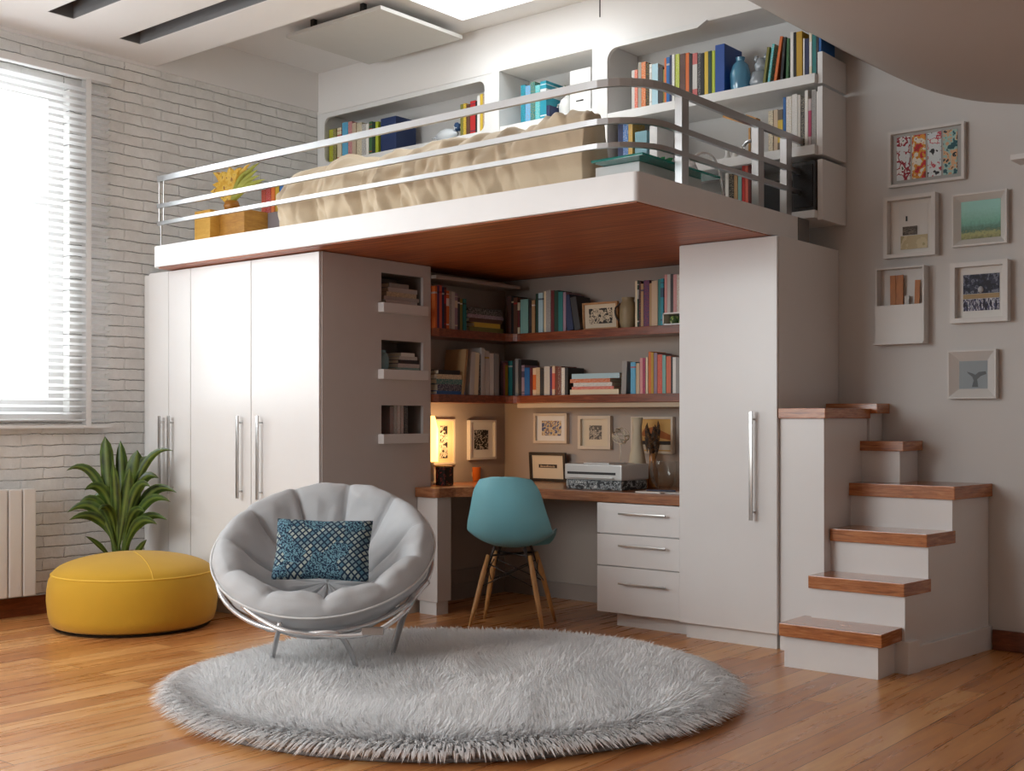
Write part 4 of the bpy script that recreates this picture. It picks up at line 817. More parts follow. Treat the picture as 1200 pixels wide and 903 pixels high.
t, w, h = frame_thing('framed_picture', 'cream framed dark sketch glowing beside the lamp on the left nook wall', 'picture', 'x', xl, 506, 531, 491, 544, .012, .02, FRC, None); art(t, w, h, .012, .35, .72, ART, plain('mat_glow', (224,206,160), .8))
t, w, h = frame_thing('framed_picture', 'pale framed black block print on the left nook wall above the orange mug', 'picture', 'x', xl, 547, 578, 492, 538, .014, .03, FRW, None); art(t, w, h, .014, .52, .5, ARTB, MATB)
yn = YB-.013
t, w, h = frame_thing('framed_picture', 'cream frame with a blue skyline sketch above the black desk frame', 'picture', 'y', yn, 628, 667, 484, 519, .016, .03, FRC, None); art(t, w, h, .016, .58, .5, ARTC, MATB)
t, w, h = frame_thing('framed_picture', 'cream frame with a tiny grey square print above the printer', 'picture', 'y', yn, 680, 718, 487, 526, .02, .03, FRC, None); art(t, w, h, .02, .38, .42, ARTG, MATC)
t, w, h = frame_thing('framed_picture', 'cream frame with an ochre landscape at the right end of the desk', 'picture', 'y', yn, 742, 791, 488, 531, .014, .03, FRC, None)
lbox('print', t, (-w/2+.013,-.012,.013,w/2-.013,-.006,h-.013), plain('ochre_sky', (200,158,92), .7))
b = BM(); b.faces.new([b.verts.new((x*w,-.0125,z*h)) for x, z in ((-.3,.5),(-.2,.68),(0,.72),(.2,.62),(.42,.5),(.42,.36),(.1,.44),(-.1,.42))]); obj('print', b, plain('rust_hill', (160,92,40), .7), t, local=True)
lbox('print', t, (-w*.3,-.0135,h*.24,w*.44,-.0121,h*.34), plain('dark_band', (40,34,32), .7)); lbox('print', t, (-w*.3,-.0135,h*.1,w*.44,-.0121,h*.235), plain('pale_band', (200,190,172), .7))
t, w, h = frame_thing('framed_picture', 'black framed cream card with a dark lettered strip standing on the desk', 'picture', 'y', 6.075, 623, 665, 529, 563, .018, .02, DKF, None, tilt=-4)
t.location.z = .7465; art(t, w, h, .018, .5, .12, plain('strip_dark', (48,36,32), .7), MATC, .005)
b = BM(); xx = -w*.2
while xx < w*.2:
    ww = random.uniform(.004,.009); box(b, xx,-.0135,h*.5-.002,xx+ww,-.0121,h*.5+random.uniform(.006,.012)); xx += ww+.004
obj('lettering', b, plain('strip_ink', (196,172,140), .7), t, local=True)
# upper shelf framed sketch + jug
t, w, h = frame_thing('framed_picture', 'light wood framed figure sketch standing on the upper nook shelf', 'picture', 'y', SYB+.07, 685, 726, 350, 382, .012, .02, WOODF, None, tilt=-3)
t.location.z = ZU+.001; art(t, w, h, .012, .66, .56, ART, MATC)
t = thing('pitcher', 'beige stoneware pitcher beside the framed sketch on the upper nook shelf', 'pitcher', (U(737,380,y=SYB+.07).x,SYB+.07,ZU))
px_, STN = U(736,380,y=SYB+.075).x, plain('stoneware', (150,134,104), .5, bump=.1)
b = BM(); lathe(b, [(0,0),(.04,0),(.05,.03),(.052,.11),(.045,.15),(.035,.165),(.04,.185),(.034,.185),(.03,.165),(0,.15)], (px_,SYB+.075,ZU), 24); obj('body', b, STN, t, smooth=True, angle=60)
b = BM(); tube(b, catmull([(px_-.04,SYB+.055,ZU+.15),(px_-.068,SYB+.04,ZU+.12),(px_-.062,SYB+.04,ZU+.07),(px_-.045,SYB+.055,ZU+.045)],5), .006, 8); obj('handle', b, plain('dark_stoneware', (60,50,42), .5), t, smooth='all')
# dark gold frame at the left end of lower shelf
t, w, h = frame_thing('framed_picture', 'small dark gold frame behind the blue pile on the lower nook shelf', 'picture', 'x', XN+.03, 516, 528, 412, 434, .01, .015, plain('old_gold', (120,96,48), .4, .5), None)
t.location.z = ZLW+.001; 
b = BM(); box(b, -w/2+.009,-.01,.009,w/2-.009,-.006,h-.009); obj('print', b, ART, t, local=True)
# ------------------------------------------------------------------ desk objects
ZD = .7455
t = thing('desk_lamp', 'glowing small table lamp with orange shade at the left end of the desk', 'lamp', (-4.985,5.33,ZD))
lx, ly = -5.01, 5.33
b = BM(); lathe(b, [(0,0),(.04,0),(.04,.012),(.012,.02),(.01,.2),(0,.2)], (lx,ly,ZD), 18); obj('base', b, STEEL, t, smooth=True)
b = BM(); lathe(b, [(.036,.14),(.036,.34),(.016,.42),(.0,.42)], (lx,ly,ZD), 24); obj('lamp_shade', b, plain('shade_glow', (250,214,150), .6, emit=(255,190,100), es=4.0), t, smooth=True)
t = thing('canister', 'black canister with red flower specks in front of the glowing lamp', 'canister', (-4.89,5.33,ZD))
b = BM(); box(b, -4.935,5.28,ZD,-4.86,5.36,ZD+.11,.004); obj('body', b, patchwork('floral_black', [(0,(20,18,18)),(.56,(150,50,40)),(.6,(20,18,18)),(.67,(190,150,90))], 42), t)
bxo('lid', (-4.938,5.277,ZD+.1105,-4.857,5.363,ZD+.12), plain('canister_lid', (150,110,60), .5), t, .002)
t = thing('mug', 'orange mug standing on the left side of the desk', 'mug', (U(556,566,y=5.82).x,5.82,ZD))
mx_ = U(556,566,y=5.82).x; OR = plain('orange_glaze', (214,112,40), .35)
b = BM(); lathe(b, [(0,0),(.034,0),(.04,.02),(.042,.09),(.037,.09),(.034,.02),(0,.012)], (mx_,5.82,ZD), 24); obj('body', b, OR, t, smooth=True)
b = BM(); tube(b, catmull([(mx_-.038,5.8,ZD+.075),(mx_-.066,5.79,ZD+.06),(mx_-.062,5.79,ZD+.03),(mx_-.036,5.8,ZD+.02)],5), .006, 8); obj('handle', b, OR, t, smooth='all')
bxo('label', (mx_-.018,5.776,ZD+.03,mx_+.018,5.779,ZD+.06), plain('mug_label', (236,206,160), .6), t)
# printer
t = thing('printer', 'silver grey desktop printer with a black paper slot on the desk', 'printer', (-3.94,5.6,ZD))
PX0, PX1, PY = -4.14, -3.745, 5.52; SIL = plain('printer_silver', (196,196,194), .35, .2)
bxo('body', (PX0,PY,ZD+.055,PX1,PY+.28,ZD+.145), SIL, t, .01)
bxo('base', (PX0+.005,PY+.006,ZD,PX1-.005,PY+.27,ZD+.054), patchwork('printer_lower', [(0,(40,44,48)),(.48,(150,156,158)),(.54,(50,54,58)),(.6,(186,190,190))], 40, detail=4.0), t, .01)
bxo('paper_slot', (PX0+.02,PY-.002,ZD+.086,PX1-.04,PY+.01,ZD+.1), BLACK, t)
bxo('tray', (PX0+.03,PY-.02,ZD+.066,PX1-.05,PY+.01,ZD+.072), SIL, t, .002)
bxo('top_panel', (PX0+.12,PY+.02,ZD+.1455,PX1-.1,PY+.2,ZD+.152), plain('printer_pale', (214,216,216), .4), t, .002)
# right desk corner still life
VY = 5.84
def ux(px): return U(px,550,y=VY).x
t = thing('vase', 'beige flared paper vase behind the printer on the desk', 'vase', (ux(738),VY,ZD))
b = BM(); vx = ux(738); lathe(b, [(0,0),(.04,0),(.05,.06),(.055,.12),(.045,.19),(.03,.26),(.026,.35),(.034,.41),(.03,.41),(.022,.35),(0,.3)], (vx,VY+.08,ZD), 24); obj('body', b, plain('paper_cream', (196,184,160), .7), t, smooth='all')
t = thing('dried_bouquet', 'dark brown dried flower bunch hanging over a slim jar on the desk', 'flowers', (ux(757),VY,ZD))
bx_ = ux(757)
b = BM(); lathe(b, [(0,0),(.032,0),(.036,.02),(.034,.1),(.02,.13),(.02,.2),(.0,.19)], (bx_,VY+.07,ZD), 20); obj('jar', b, plain('amber_jar', (150,96,40), .3), t, smooth=True)
DB = patchwork('dried_dark', [(0,(40,28,16)),(.5,(96,62,26)),(.6,(30,22,14)),(.68,(150,104,40))], 60, detail=4.0)
for k in range(22):
    a = k*2.4; ln = .05+.02*(k%3); e = (bx_+.05*math.cos(a)*(.4+.06*(k%8)), VY+.07+.03*math.sin(a), ZD+.16+.011*k)
    b = BM(); blade(b, (bx_,VY+.07,ZD+.2), (bx_+.05*math.cos(a),VY+.07+.04*math.sin(a),ZD+.33), e, .016, 5); obj('dried_leaf', b, DB, t)
t = thing('wire_ball', 'round pale wire ball ornament left of the beige vase on the desk', 'ornament', (ux(725),VY,ZD))
wx = ux(724)
b = BM(); tube(b, [(wx,VY+.03,ZD),(wx,VY+.03,ZD+.26)], .004, 8); lathe(b, [(0,0),(.03,0),(.03,.008),(0,.008)], (wx,VY+.03,ZD), 16); obj('stand', b, STEEL, t)
b = BM()
for k in range(7):
    m_ = Matrix.Translation((wx,VY+.03,ZD+.3)) @ Matrix.Rotation(k*R_(51),4,'Z') @ Matrix.Rotation(R_(30*k),4,'X')
    tube(b, [m_ @ Vector((.05*math.cos(a),.05*math.sin(a),0)) for a in np.linspace(0,2*math.pi,24)[:-1]], .003, 6, closed=True)
obj('wire', b, plain('pale_wire', (206,198,180), .4, .3), t, smooth='all')
solid('glass_bowl', [(0,0),(.04,0),(.07,.04),(.085,.1),(.08,.16),(.077,.16),(.08,.1),(.066,.045),(.036,.006),(0,.006)], (ux(778),VY,ZD), CLEAR, 'clear round glass bowl at the right end of the desk', 'bowl')
tag(bxo('card_box', (ux(748)+.02,VY-.09,ZD,ux(759)+.02,VY-.03,ZD+.07), plain('ochre_card', (176,112,44), .6), None, .003), 'small ochre box between the printer and the glass bowl', 'box')
b = BM(); q0 = U(737,580,z=ZD); box(b, -3.62,5.47,ZD,-3.46,5.6,ZD+.006); tag(obj('paper_pad', b, plain('pad_white', (226,222,214), .7)), 'white paper pad near the front edge of the desk', 'notepad')
tag(bxo('paper_pad', (-3.45,5.5,ZD,-3.335,5.64,ZD+.004), plain('pad_pale', (214,214,212), .7)), 'second pale sheet beside the tall cabinet on the desk', 'notepad')
b = BM(); tube(b, [(-3.58,5.52,ZD+.011),(-3.42,5.56,ZD+.011)], .0045, 8); tag(obj('pen', b, plain('pen_blue', (50,62,84), .4)), 'dark pen lying across the white paper pad', 'pen')
# ------------------------------------------------------------------ niche objects of the wardrobe side
xn = WX1-.03
PALP = ['pale grey','white','grey','pale grey','white','charcoal']
book_stack('of papers in the top wardrobe niche', 452, 491, 'x', xn, NZ[2][0], [('charcoal',354,-3,-1),('white',350.5,0,2),('pale grey',346,-2,0),('cream',341,1,3),('pale grey',336,3,2),('grey',331,4,12)], .13, 'papers stacked in the top wardrobe niche')
solid('small_jar', [(0,0),(.03,0),(.036,.02),(.037,.07),(.028,.095),(.02,.1),(.02,.115),(0,.115)], (xn-.04,U(454,420,x=xn).y,NZ[1][0]), plain('pale_blue_ceramic', (128,168,176), .35), 'pale blue ceramic jar in the middle wardrobe niche', 'jar')
book_stack('of papers in the middle wardrobe niche', 466, 494, 'x', xn, NZ[1][0], [('pale teal',430,-2,-1),('pale grey',425.5,0,1),('charcoal',421,1,3),('pale grey',417,2,5),('white',413,4,8)], .13, 'papers stacked in the middle wardrobe niche')
book_row('in the bottom wardrobe niche', 'x', xn, NZ[0][0], .12, [(457.5,461.5,476,'grey',3),(462,465.5,470,'pale grey',3),(466,469.5,466,'white',3),(470,473.5,465,'pale grey',3),(474,478.5,466,'charcoal',3)], 'books in the bottom wardrobe niche')
# ------------------------------------------------------------------ pouf
pf = thing('pouf', 'round mustard yellow velvet pouf on the wood floor by the radiator', 'pouf', (-5.85,3.80,0))
VEL = plain('mustard_velvet', (198,152,32), .85, bump=.06, bscale=150, var=.06, vscale=5, sheen=.12)
b = BM(); lathe(b, [(0,.012),(.40,.012),(.435,.03),(.449,.08),(.457,.16),(.455,.22),(.446,.27),(.432,.3)], (-5.85,3.80,0), 72); obj('side', b, VEL, pf, smooth='all')
b = BM(); pr = [(q.x,q.z) for q in catmull([(.432,0,.3),(.412,0,.325),(.37,0,.35),(.29,0,.376),(.18,0,.396),(.08,0,.404),(0,0,.406)], 4)]; pr[-1] = (0,.406); lathe(b, pr, (-5.85,3.80,0), 72); obj('top', b, VEL, pf, smooth='all')
b = BM(); tube(b, [(-5.85+.4325*math.cos(a),3.80+.4325*math.sin(a),.3) for a in np.linspace(0,2*math.pi,73)[:-1]], .0045, 6, closed=True)
tube(b, [(-5.85+r_*math.cos(R_(-20)),3.8+r_*math.sin(R_(-20)),z_+.001) for r_, z_ in pr], .0025, 6); obj('piping', b, plain('mustard_piping', (232,190,70), .7), pf, smooth='all')
b = BM(); lathe(b, [(0,0),(.41,0),(.42,.011),(0,.011)], (-5.85,3.80,0), 48); obj('base', b, BLACK, pf)
# ------------------------------------------------------------------ plant
plx, ply = -6.335, 4.03
pl = thing('potted_plant', 'dark green strap leaved plant in a pot behind the yellow pouf', 'plant', (plx,ply,0))
b = BM(); lathe(b, [(0,0),(.075,0),(.09,.02),(.1,.24),(.092,.24),(.085,.22),(0,.21)], (plx,ply,0), 28); obj('pot', b, plain('grey_pot', (120,116,112), .6), pl, smooth=True)
b = BM(); lathe(b, [(0,.222),(.084,.222)], (plx,ply,0), 24); obj('soil', b, plain('soil', (50,38,28), .95, bump=.5), pl)
def leaf_mat():
    m, nt, b = new_mat('strap_leaf'); at = N(nt, 'ShaderNodeAttribute', attribute_name='mid'); tc = N(nt, 'ShaderNodeTexCoord'); nzn = N(nt, 'ShaderNodeTexNoise', Scale=14.0, Detail=3.0); L(nt, tc.outputs['Object'], nzn.inputs['Vector'])
    r1 = ramp(nt, [(.35,(16,34,14)),(.65,(48,78,30))]); L(nt, nzn.outputs['Fac'], r1.inputs[0]); mx = N(nt, 'ShaderNodeMixRGB'); mx.inputs[2].default_value = lin((140,158,66))+(1,); L(nt, at.outputs['Fac'], mx.inputs[0]); L(nt, r1.outputs[0], mx.inputs[1]); L(nt, mx.outputs[0], b.inputs['Base Color']); b.inputs['Roughness'].default_value = .32
    return m
LM = leaf_mat()
def strap(tip, bend, w, base_off=(0,0,0), tipw=.5):
    a = Vector((plx+base_off[0], ply+base_off[1], .22+base_off[2])); d = Vector(tip); c = a.lerp(d, .5)+Vector(bend); rows = []; n = 14
    if bend[2] > .1: c = a.lerp(d, .28); c.z = d.z+bend[2]*.75
    me = BM(); lay = []
    for k in range(n+1):
        s = k/n; p = a*(1-s)**2+c*2*s*(1-s)+d*s*s; tg = ((c-a)*(1-s)+(d-c)*s).normalized()
        side = tg.cross(Vector((FV[0]+.25*math.sin(tip[2]*30),FV[1],.1))).normalized(); up = side.cross(tg).normalized()
        ww = w*(.16+.84*min(1,max(0,s-.18)*2.6))*max(0.02, 1-max(0,(s-tipw)/(1-tipw))**2.8)
        row = []
        for q, off in ((-1,.28),(-.5,.07),(0,0),(.5,.07),(1,.28)):
            v = p+side*ww*q+up*ww*off; v.x = max(v.x, XW+.03); 
            if v.x < WX1: v.y = min(v.y, WYF-.032)
            row.append(me.verts.new(v)); lay.append(.45 if q == 0 else (.3 if abs(q) == 1 else 0.0))
        rows.append(row)
    for A, B_ in zip(rows[:-1], rows[1:]):
        for k in range(4): me.faces.new((A[k],A[k+1],B_[k+1],B_[k]))
    o = obj('leaf', me, LM, pl, smooth='all'); at = o.data.attributes.new('mid', 'FLOAT', 'POINT'); at.data.foreach_set('value', lay)
D0 = 7.12
for (tx, ty, dd, bx, bz, w, tw) in ((123,511,0,-.02,.05,.032,.8),(141,516,.05,0,.05,.028,.75),(161,527,0,.02,.05,.042,.75),(152,548,-.08,.01,.06,.03,.7),(203,528,-.06,.06,.06,.02,.3),(78,551,-.05,-.02,.1,.026,.3),(99,574,-.1,-.03,.09,.03,.4),(79,600,-.1,-.04,.12,.03,.3),(81,609,-.16,-.03,.08,.026,.4),(207,577,-.1,.05,.1,.03,.3),(196,609,-.15,.04,.08,.022,.4),(184,614,-.2,.04,.07,.026,.4),(108,584,.0,-.04,.08,.03,.4),(186,560,-.02,.04,.08,.03,.4),(176,570,-.15,.03,.08,.026,.4),(115,598,-.2,-.03,.07,.024,.4),(170,600,-.24,.03,.06,.022,.4),(100,628,-.12,-.03,.04,.016,.3),(172,632,-.2,.03,.03,.016,.3),(132,540,-.1,0,.05,.026,.6),(178,540,-.02,.03,.07,.028,.4),(92,590,-.06,-.04,.1,.026,.35),(200,588,-.18,.05,.09,.024,.35)):
    tp = PD(tx, ty, D0+dd); lat_ = abs(bx) > .015; strap(tp, (RV[0]*bx*(.6 if lat_ else 1), RV[1]*bx*(.6 if lat_ else 1), bz*(1.9 if lat_ else 1)), w*1.3, (random.uniform(-.03,.03), random.uniform(-.03,.03), 0), tw)
# ------------------------------------------------------------------ shag rug
def rug():
    RC, RR = (-3.415,3.765), 1.165
    b = BM(); lathe(b, [(0,.002),(RR,.002),(RR,.012),(RR-.02,.02),(0,.02)], (RC[0],RC[1],0), 96)
    for f in b.faces: f.material_index = 1
    me0 = bpy.data.meshes.new('t'); b.to_mesh(me0); b.free()
    bv = np.empty(len(me0.vertices)*3); me0.vertices.foreach_get('co', bv); bv = bv.reshape(-1,3); bf = [tuple(p.vertices) for p in me0.polygons]; bpy.data.meshes.remove(me0)
    n = 100000
    rr = np.sqrt(np.random.rand(n))*RR; th = np.random.rand(n)*2*np.pi
    x = rr*np.cos(th); y = rr*np.sin(th)
    # soft lumps: direction and length fields
    f1 = np.sin(x*5.1+1.3*np.sin(y*3.7))+np.sin(y*6.3+1.1*np.sin(x*4.9+2)); f2 = np.cos(x*4.3-y*3.1+1.7*np.sin(y*2.3))+np.sin(x*7.7+y*5.1)
    ln = .066+.012*f1*.5+np.random.randn(n)*.008+np.clip((rr-RR+.2)/.2,0,1)*.012
    ang = th*0+1.2*f1+1.4*f2+np.random.randn(n)*.55
    out = np.clip((rr-RR+.22)/.22, 0, 1); lean = .45+.2*f2*.5+np.random.randn(n)*.14
    dx = np.cos(ang)*lean*(1-out)+np.cos(th)*out*1.15; dy = np.sin(ang)*lean*(1-out)+np.sin(th)*out*1.15
    # gather into tufts
    cell = .026; gx = np.round(x/cell+.4*np.sin(y*40))*cell; gy = np.round(y/cell)*cell
    tipx = x+dx*ln; tipy = y+dy*ln; tipx += (gx-x)*.68; tipy += (gy-y)*.68
    tz = .02+ln/np.sqrt(1+.5*(dx**2+dy**2)); tz = .014+(tz-.014)*(1-.95*out**2.5)+np.random.rand(n)*.01
    mxx = x+(tipx-x)*.4; myy = y+(tipy-y)*.4; mz = .02+(tz-.02)*.62+.022*out
    pa = np.random.rand(n)*2*np.pi; w = .0038+np.random.rand(n)*.002; sx_, sy_ = np.cos(pa)*w, np.sin(pa)*w
    V = np.zeros((n,5,3)); z0 = .014
    V[:,0] = np.stack([x-sx_, y-sy_, np.full(n,z0)],1); V[:,1] = np.stack([x+sx_, y+sy_, np.full(n,z0)],1)
    V[:,2] = np.stack([mxx+sx_*.8, myy+sy_*.8, mz],1); V[:,3] = np.stack([mxx-sx_*.8, myy-sy_*.8, mz],1); V[:,4] = np.stack([tipx, tipy, tz],1)
    V = V.reshape(-1,3); vv = (V[:,0]*FV[0]+V[:,1]*FV[1])*.055; V[:,0] -= vv*FV[0]; V[:,1] -= vv*FV[1]; bv[:,:2] = (bv[:,:2]-np.array(RC))*np.array([1,1]); b0 = (bv[:,0]*FV[0]+bv[:,1]*FV[1])*.055; bv[:,0] += RC[0]-b0*FV[0]; bv[:,1] += RC[1]-b0*FV[1]; V[:,0] += RC[0]; V[:,1] += RC[1]; nb = len(bv); allv = np.vstack([bv, V])
    idx = np.arange(n)*5+nb; fq = np.stack([idx,idx+1,idx+2,idx+3],1); ft = np.stack([idx+3,idx+2,idx+4],1)
    me = bpy.data.meshes.new('shag_rug'); nloop = sum(len(f) for f in bf)+n*7; npoly = len(bf)+2*n
    me.vertices.add(len(allv)); me.vertices.foreach_set('co', allv.ravel()); me.loops.add(nloop); me.polygons.add(npoly)
    lv = np.concatenate([np.array([v for f in bf for v in f]), fq.ravel(), ft.ravel()]); me.loops.foreach_set('vertex_index', lv)
    tot = np.concatenate([np.array([len(f) for f in bf]), np.full(n,4), np.full(n,3)]); st_ = np.concatenate([[0], np.cumsum(tot)[:-1]]); me.polygons.foreach_set('loop_start', st_)
    mi = np.concatenate([np.ones(len(bf)), np.zeros(2*n)]).astype(np.int32); me.polygons.foreach_set('material_index', mi)
    me.update(calc_edges=True); me.validate()
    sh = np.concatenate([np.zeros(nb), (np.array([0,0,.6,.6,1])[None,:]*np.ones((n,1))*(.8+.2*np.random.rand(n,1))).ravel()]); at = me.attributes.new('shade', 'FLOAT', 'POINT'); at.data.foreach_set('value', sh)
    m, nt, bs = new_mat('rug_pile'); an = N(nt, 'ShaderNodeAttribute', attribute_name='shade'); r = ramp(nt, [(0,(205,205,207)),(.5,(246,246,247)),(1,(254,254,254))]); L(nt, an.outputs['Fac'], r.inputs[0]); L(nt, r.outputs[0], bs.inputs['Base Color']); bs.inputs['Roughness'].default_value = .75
    tl2 = N(nt, 'ShaderNodeBsdfTranslucent'); L(nt, r.outputs[0], tl2.inputs[0]); mt = N(nt, 'ShaderNodeMixShader'); mt.inputs[0].default_value = .35; L(nt, bs.outputs[0], mt.inputs[1]); L(nt, tl2.outputs[0], mt.inputs[2]); L(nt, mt.outputs[0], nt.nodes['Material Output'].inputs[0])
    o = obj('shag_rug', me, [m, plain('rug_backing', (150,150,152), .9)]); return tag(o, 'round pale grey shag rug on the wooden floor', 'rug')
rug()
# ------------------------------------------------------------------ papasan chair
PC = PD(379, 634, 5.45); PTILT = Matrix.Translation(PC) @ Matrix.Rotation(YAW, 4, 'Z') @ Matrix.Rotation(R_(29), 4, 'X')
pp = thing('papasan_chair', 'round padded grey bowl chair on a metal tube frame on the rug', 'armchair', (PC.x,PC.y,.02), YAW)
prof = catmull([(0,0,-.235),(.12,0,-.225),(.23,0,-.185),(.32,0,-.115),(.375,0,-.045),(.415,0,.0),(.455,0,.012),(.49,0,-.012),(.503,0,-.05),(.49,0,-.095),(.45,0,-.15),(.37,0,-.225),(.24,0,-.295),(0,0,-.325)], 5)
NS, SUB = 11, 18; NT = NS*SUB
b = BM(); rows = []
for j, p in enumerate(prof):
    s = j/(len(prof)-1); q = prof[min(j+1,len(prof)-1)]-prof[max(j-1,0)]; q.normalize(); nr = Vector((-q.z,0,q.x))
    if j == 0: rows.append([b.verts.new((0,0,p.z))]); continue
    if j == len(prof)-1: rows.append([b.verts.new((0,0,p.z))]); continue
    row = []
    for k in range(NT):
        th = 2*math.pi*k/NT; ph = (k/SUB+.5) % 1; d = abs(ph-.5)*2   # d=1 at seam
        inner = max(0, 1-abs(s-.24)/.24) if s < .48 else 0
        rim = max(0, 1-abs(s-.46)/.16); pf_ = (1-d**2.6)*.03*inner**.6 - .014*max(0, (d-.85)/.15)*inner**.4 + .012*rim*(1-d**4)
        ring = -.018*math.exp(-((p.x-.2)/.028)**2) if s < .4 else 0
        wr = .007*nz(math.cos(th)*6, math.sin(th)*6, s*10)+.004*nz(th*9, s*18, 2)*(1 if s < .6 else .4)
        dsp = nr*(pf_+ring+wr)
        row.append(b.verts.new(((p.x+dsp.x)*math.cos(th), (p.x+dsp.x)*math.sin(th), p.z+dsp.z)))
    rows.append(row)
for A, B_ in zip(rows[:-1], rows[1:]):
    for k in range(NT):
        k2 = (k+1) % NT
        if len(A) == 1: b.faces.new((A[0],B_[k],B_[k2]))
        elif len(B_) == 1: b.faces.new((A[k],B_[0],A[k2]))
        else: b.faces.new((A[k],B_[k],B_[k2],A[k2]))
bmesh.ops.recalc_face_normals(b, faces=b.faces[:]); bmesh.ops.transform(b, matrix=PTILT, verts=b.verts)
cu = obj('cushion', b, plain('papasan_grey', (188,190,193), .75, bump=.05, bscale=160, var=.03, sheen=.2), pp, smooth='all')
def ringpts(r, h, n=64): return [PTILT @ Vector((r*math.cos(a), r*math.sin(a), h)) for a in np.linspace(0,2*math.pi,n+1)[:-1]]
b = BM(); tube(b, ringpts(.508,-.04,80), .005, 6, closed=True); obj('piping', b, plain('piping_pale', (222,222,222), .6), cu, smooth='all')
b = BM(); tube(b, ringpts(.49,-.135,72), .011, 10, closed=True); tube(b, ringpts(.36,-.262,60), .009, 10, closed=True)
for k in range(8):
    a = k*math.pi/4+.3; tube(b, [PTILT @ Vector((r*math.cos(a), r*math.sin(a), h)) for r, h in ((.49,-.135),(.44,-.2),(.36,-.262),(.2,-.32),(0,-.335))], .006, 8)
obj('bowl_frame', b, CHROME, pp, smooth='all')
# bow and legs
bow = catmull([PTILT @ Vector((.495*math.cos(R_(186)), .495*math.sin(R_(186)), -.14)), PD(272,697,5.2), PD(300,722,5.08), PD(335,739,5.0), PD(385,745,5.0), PD(436,741,5.0), PD(475,716,5.08), PTILT @ Vector((.49*math.cos(R_(-30)), .49*math.sin(R_(-30)), -.14))], 8)
b = BM(); tube(b, bow, .011, 10); obj('base_bow', b, CHROME, pp, smooth='all')
zf = .03
def leg(pts, r=.012): b = BM(); tube(b, catmull(pts, 6), r, 10); obj('leg', b, CHROME, pp, smooth='all')
f1 = PD(317,777,5.4); f1.z = zf; leg([PD(328,731,5.02), PD(324,748,5.15), f1])
f2 = PD(421,783,5.2); f2.z = zf; leg([PD(362,742,5.01), PD(393,742,5.0), PD(407,756,5.06), f2])
f3 = PD(456,774,5.45); f3.z = zf; leg([PTILT @ Vector((.49*math.cos(R_(-14)), .49*math.sin(R_(-14)), -.14)), PD(480,705,5.3), PD(468,735,5.4), f3], .016)
f4 = PD(385,762,5.85); f4.z = zf; leg([PTILT @ Vector((.36*math.cos(R_(90)), .36*math.sin(R_(90)), -.262)), PD(387,730,5.8), f4])
b = BM(); box(b, -.045,-.014,-.016,.045,.014,.016,.004); bmesh.ops.transform(b, matrix=Matrix.Translation(PD(437,739,4.99)) @ Matrix.Rotation(YAW,4,'Z'), verts=b.verts); obj('clamp', b, STEEL, pp)
# throw pillow
def pillow_mat():
    m, nt, b = new_mat('pillow_blue'); tc = N(nt, 'ShaderNodeTexCoord'); mp = N(nt, 'ShaderNodeMapping'); mp.inputs['Rotation'].default_value = (0,R_(45),0); mp.inputs['Scale'].default_value = (1,1,1); L(nt, tc.outputs['Object'], mp.inputs[0])
    sp = N(nt, 'ShaderNodeSeparateXYZ'); L(nt, mp.outputs[0], sp.inputs[0]); cb = N(nt, 'ShaderNodeCombineXYZ'); L(nt, sp.outputs['X'], cb.inputs['X']); L(nt, sp.outputs['Z'], cb.inputs['Y'])
    br = N(nt, 'ShaderNodeTexBrick', Scale=1.0); br.offset = 0; br.inputs['Brick Width'].default_value = .022; br.inputs['Row Height'].default_value = .02; br.inputs['Mortar Size'].default_value = .0036; br.inputs['Color1'].default_value = lin((70,116,138))+(1,); br.inputs['Color2'].default_value = lin((176,184,174))+(1,); br.inputs['Mortar'].default_value = lin((14,44,70))+(1,); L(nt, cb.outputs[0], br.inputs['Vector'])
    wv = N(nt, 'ShaderNodeTexWave', Scale=26.0, Distortion=11.0, Detail=2.0); wv.inputs['Detail Scale'].default_value = 3.0; wv.bands_direction = 'DIAGONAL'; L(nt, tc.outputs['Object'], wv.inputs['Vector']); r2 = ramp(nt, [(0,(10,40,68)),(.55,(104,146,162))], 'CONSTANT'); L(nt, wv.outputs['Fac'], r2.inputs[0])
    n2 = N(nt, 'ShaderNodeTexVoronoi', Scale=13.0); L(nt, tc.outputs['Object'], n2.inputs['Vector']); sr = N(nt, 'ShaderNodeSeparateColor'); L(nt, n2.outputs['Color'], sr.inputs[0]); g = N(nt, 'ShaderNodeMath', operation='GREATER_THAN'); g.inputs[1].default_value = .52; L(nt, sr.outputs[0], g.inputs[0])
    mx = N(nt, 'ShaderNodeMixRGB'); L(nt, g.outputs[0], mx.inputs[0]); L(nt, br.outputs['Color'], mx.inputs[1]); L(nt, r2.outputs[0], mx.inputs[2]); L(nt, mx.outputs[0], b.inputs['Base Color']); b.inputs['Roughness'].default_value = .85
    return m
b = BM(); PW, PH, PT = .215, .142, .062; n = 26; front = {}; back = {}
for i in range(n+1):
    for j in range(n+1):
        u, v = -1+2*i/n, -1+2*j/n; e = max(0, (1-u**4))**.5*max(0, (1-v**4))**.5
        x = u*PW*(1-.05*(1-v*v)*0-.045*(1-abs(v))**1.5*abs(u)); z = v*PH*(1-.07*(1-abs(u))**1.5*abs(v))
        th = PT*e*(1+.12*nz(u*2.2,v*2.2,4))
        front[i,j] = b.verts.new((x,-th,z)); back[i,j] = front[i,j] if i in (0,n) or j in (0,n) else b.verts.new((x,th,z))
for i in range(n):
    for j in range(n):
        b.faces.new((front[i,j],front[i+1,j],front[i+1,j+1],front[i,j+1])); b.faces.new((back[i,j],back[i,j+1],back[i+1,j+1],back[i+1,j]))
pc = PD(378, 644, 5.32)
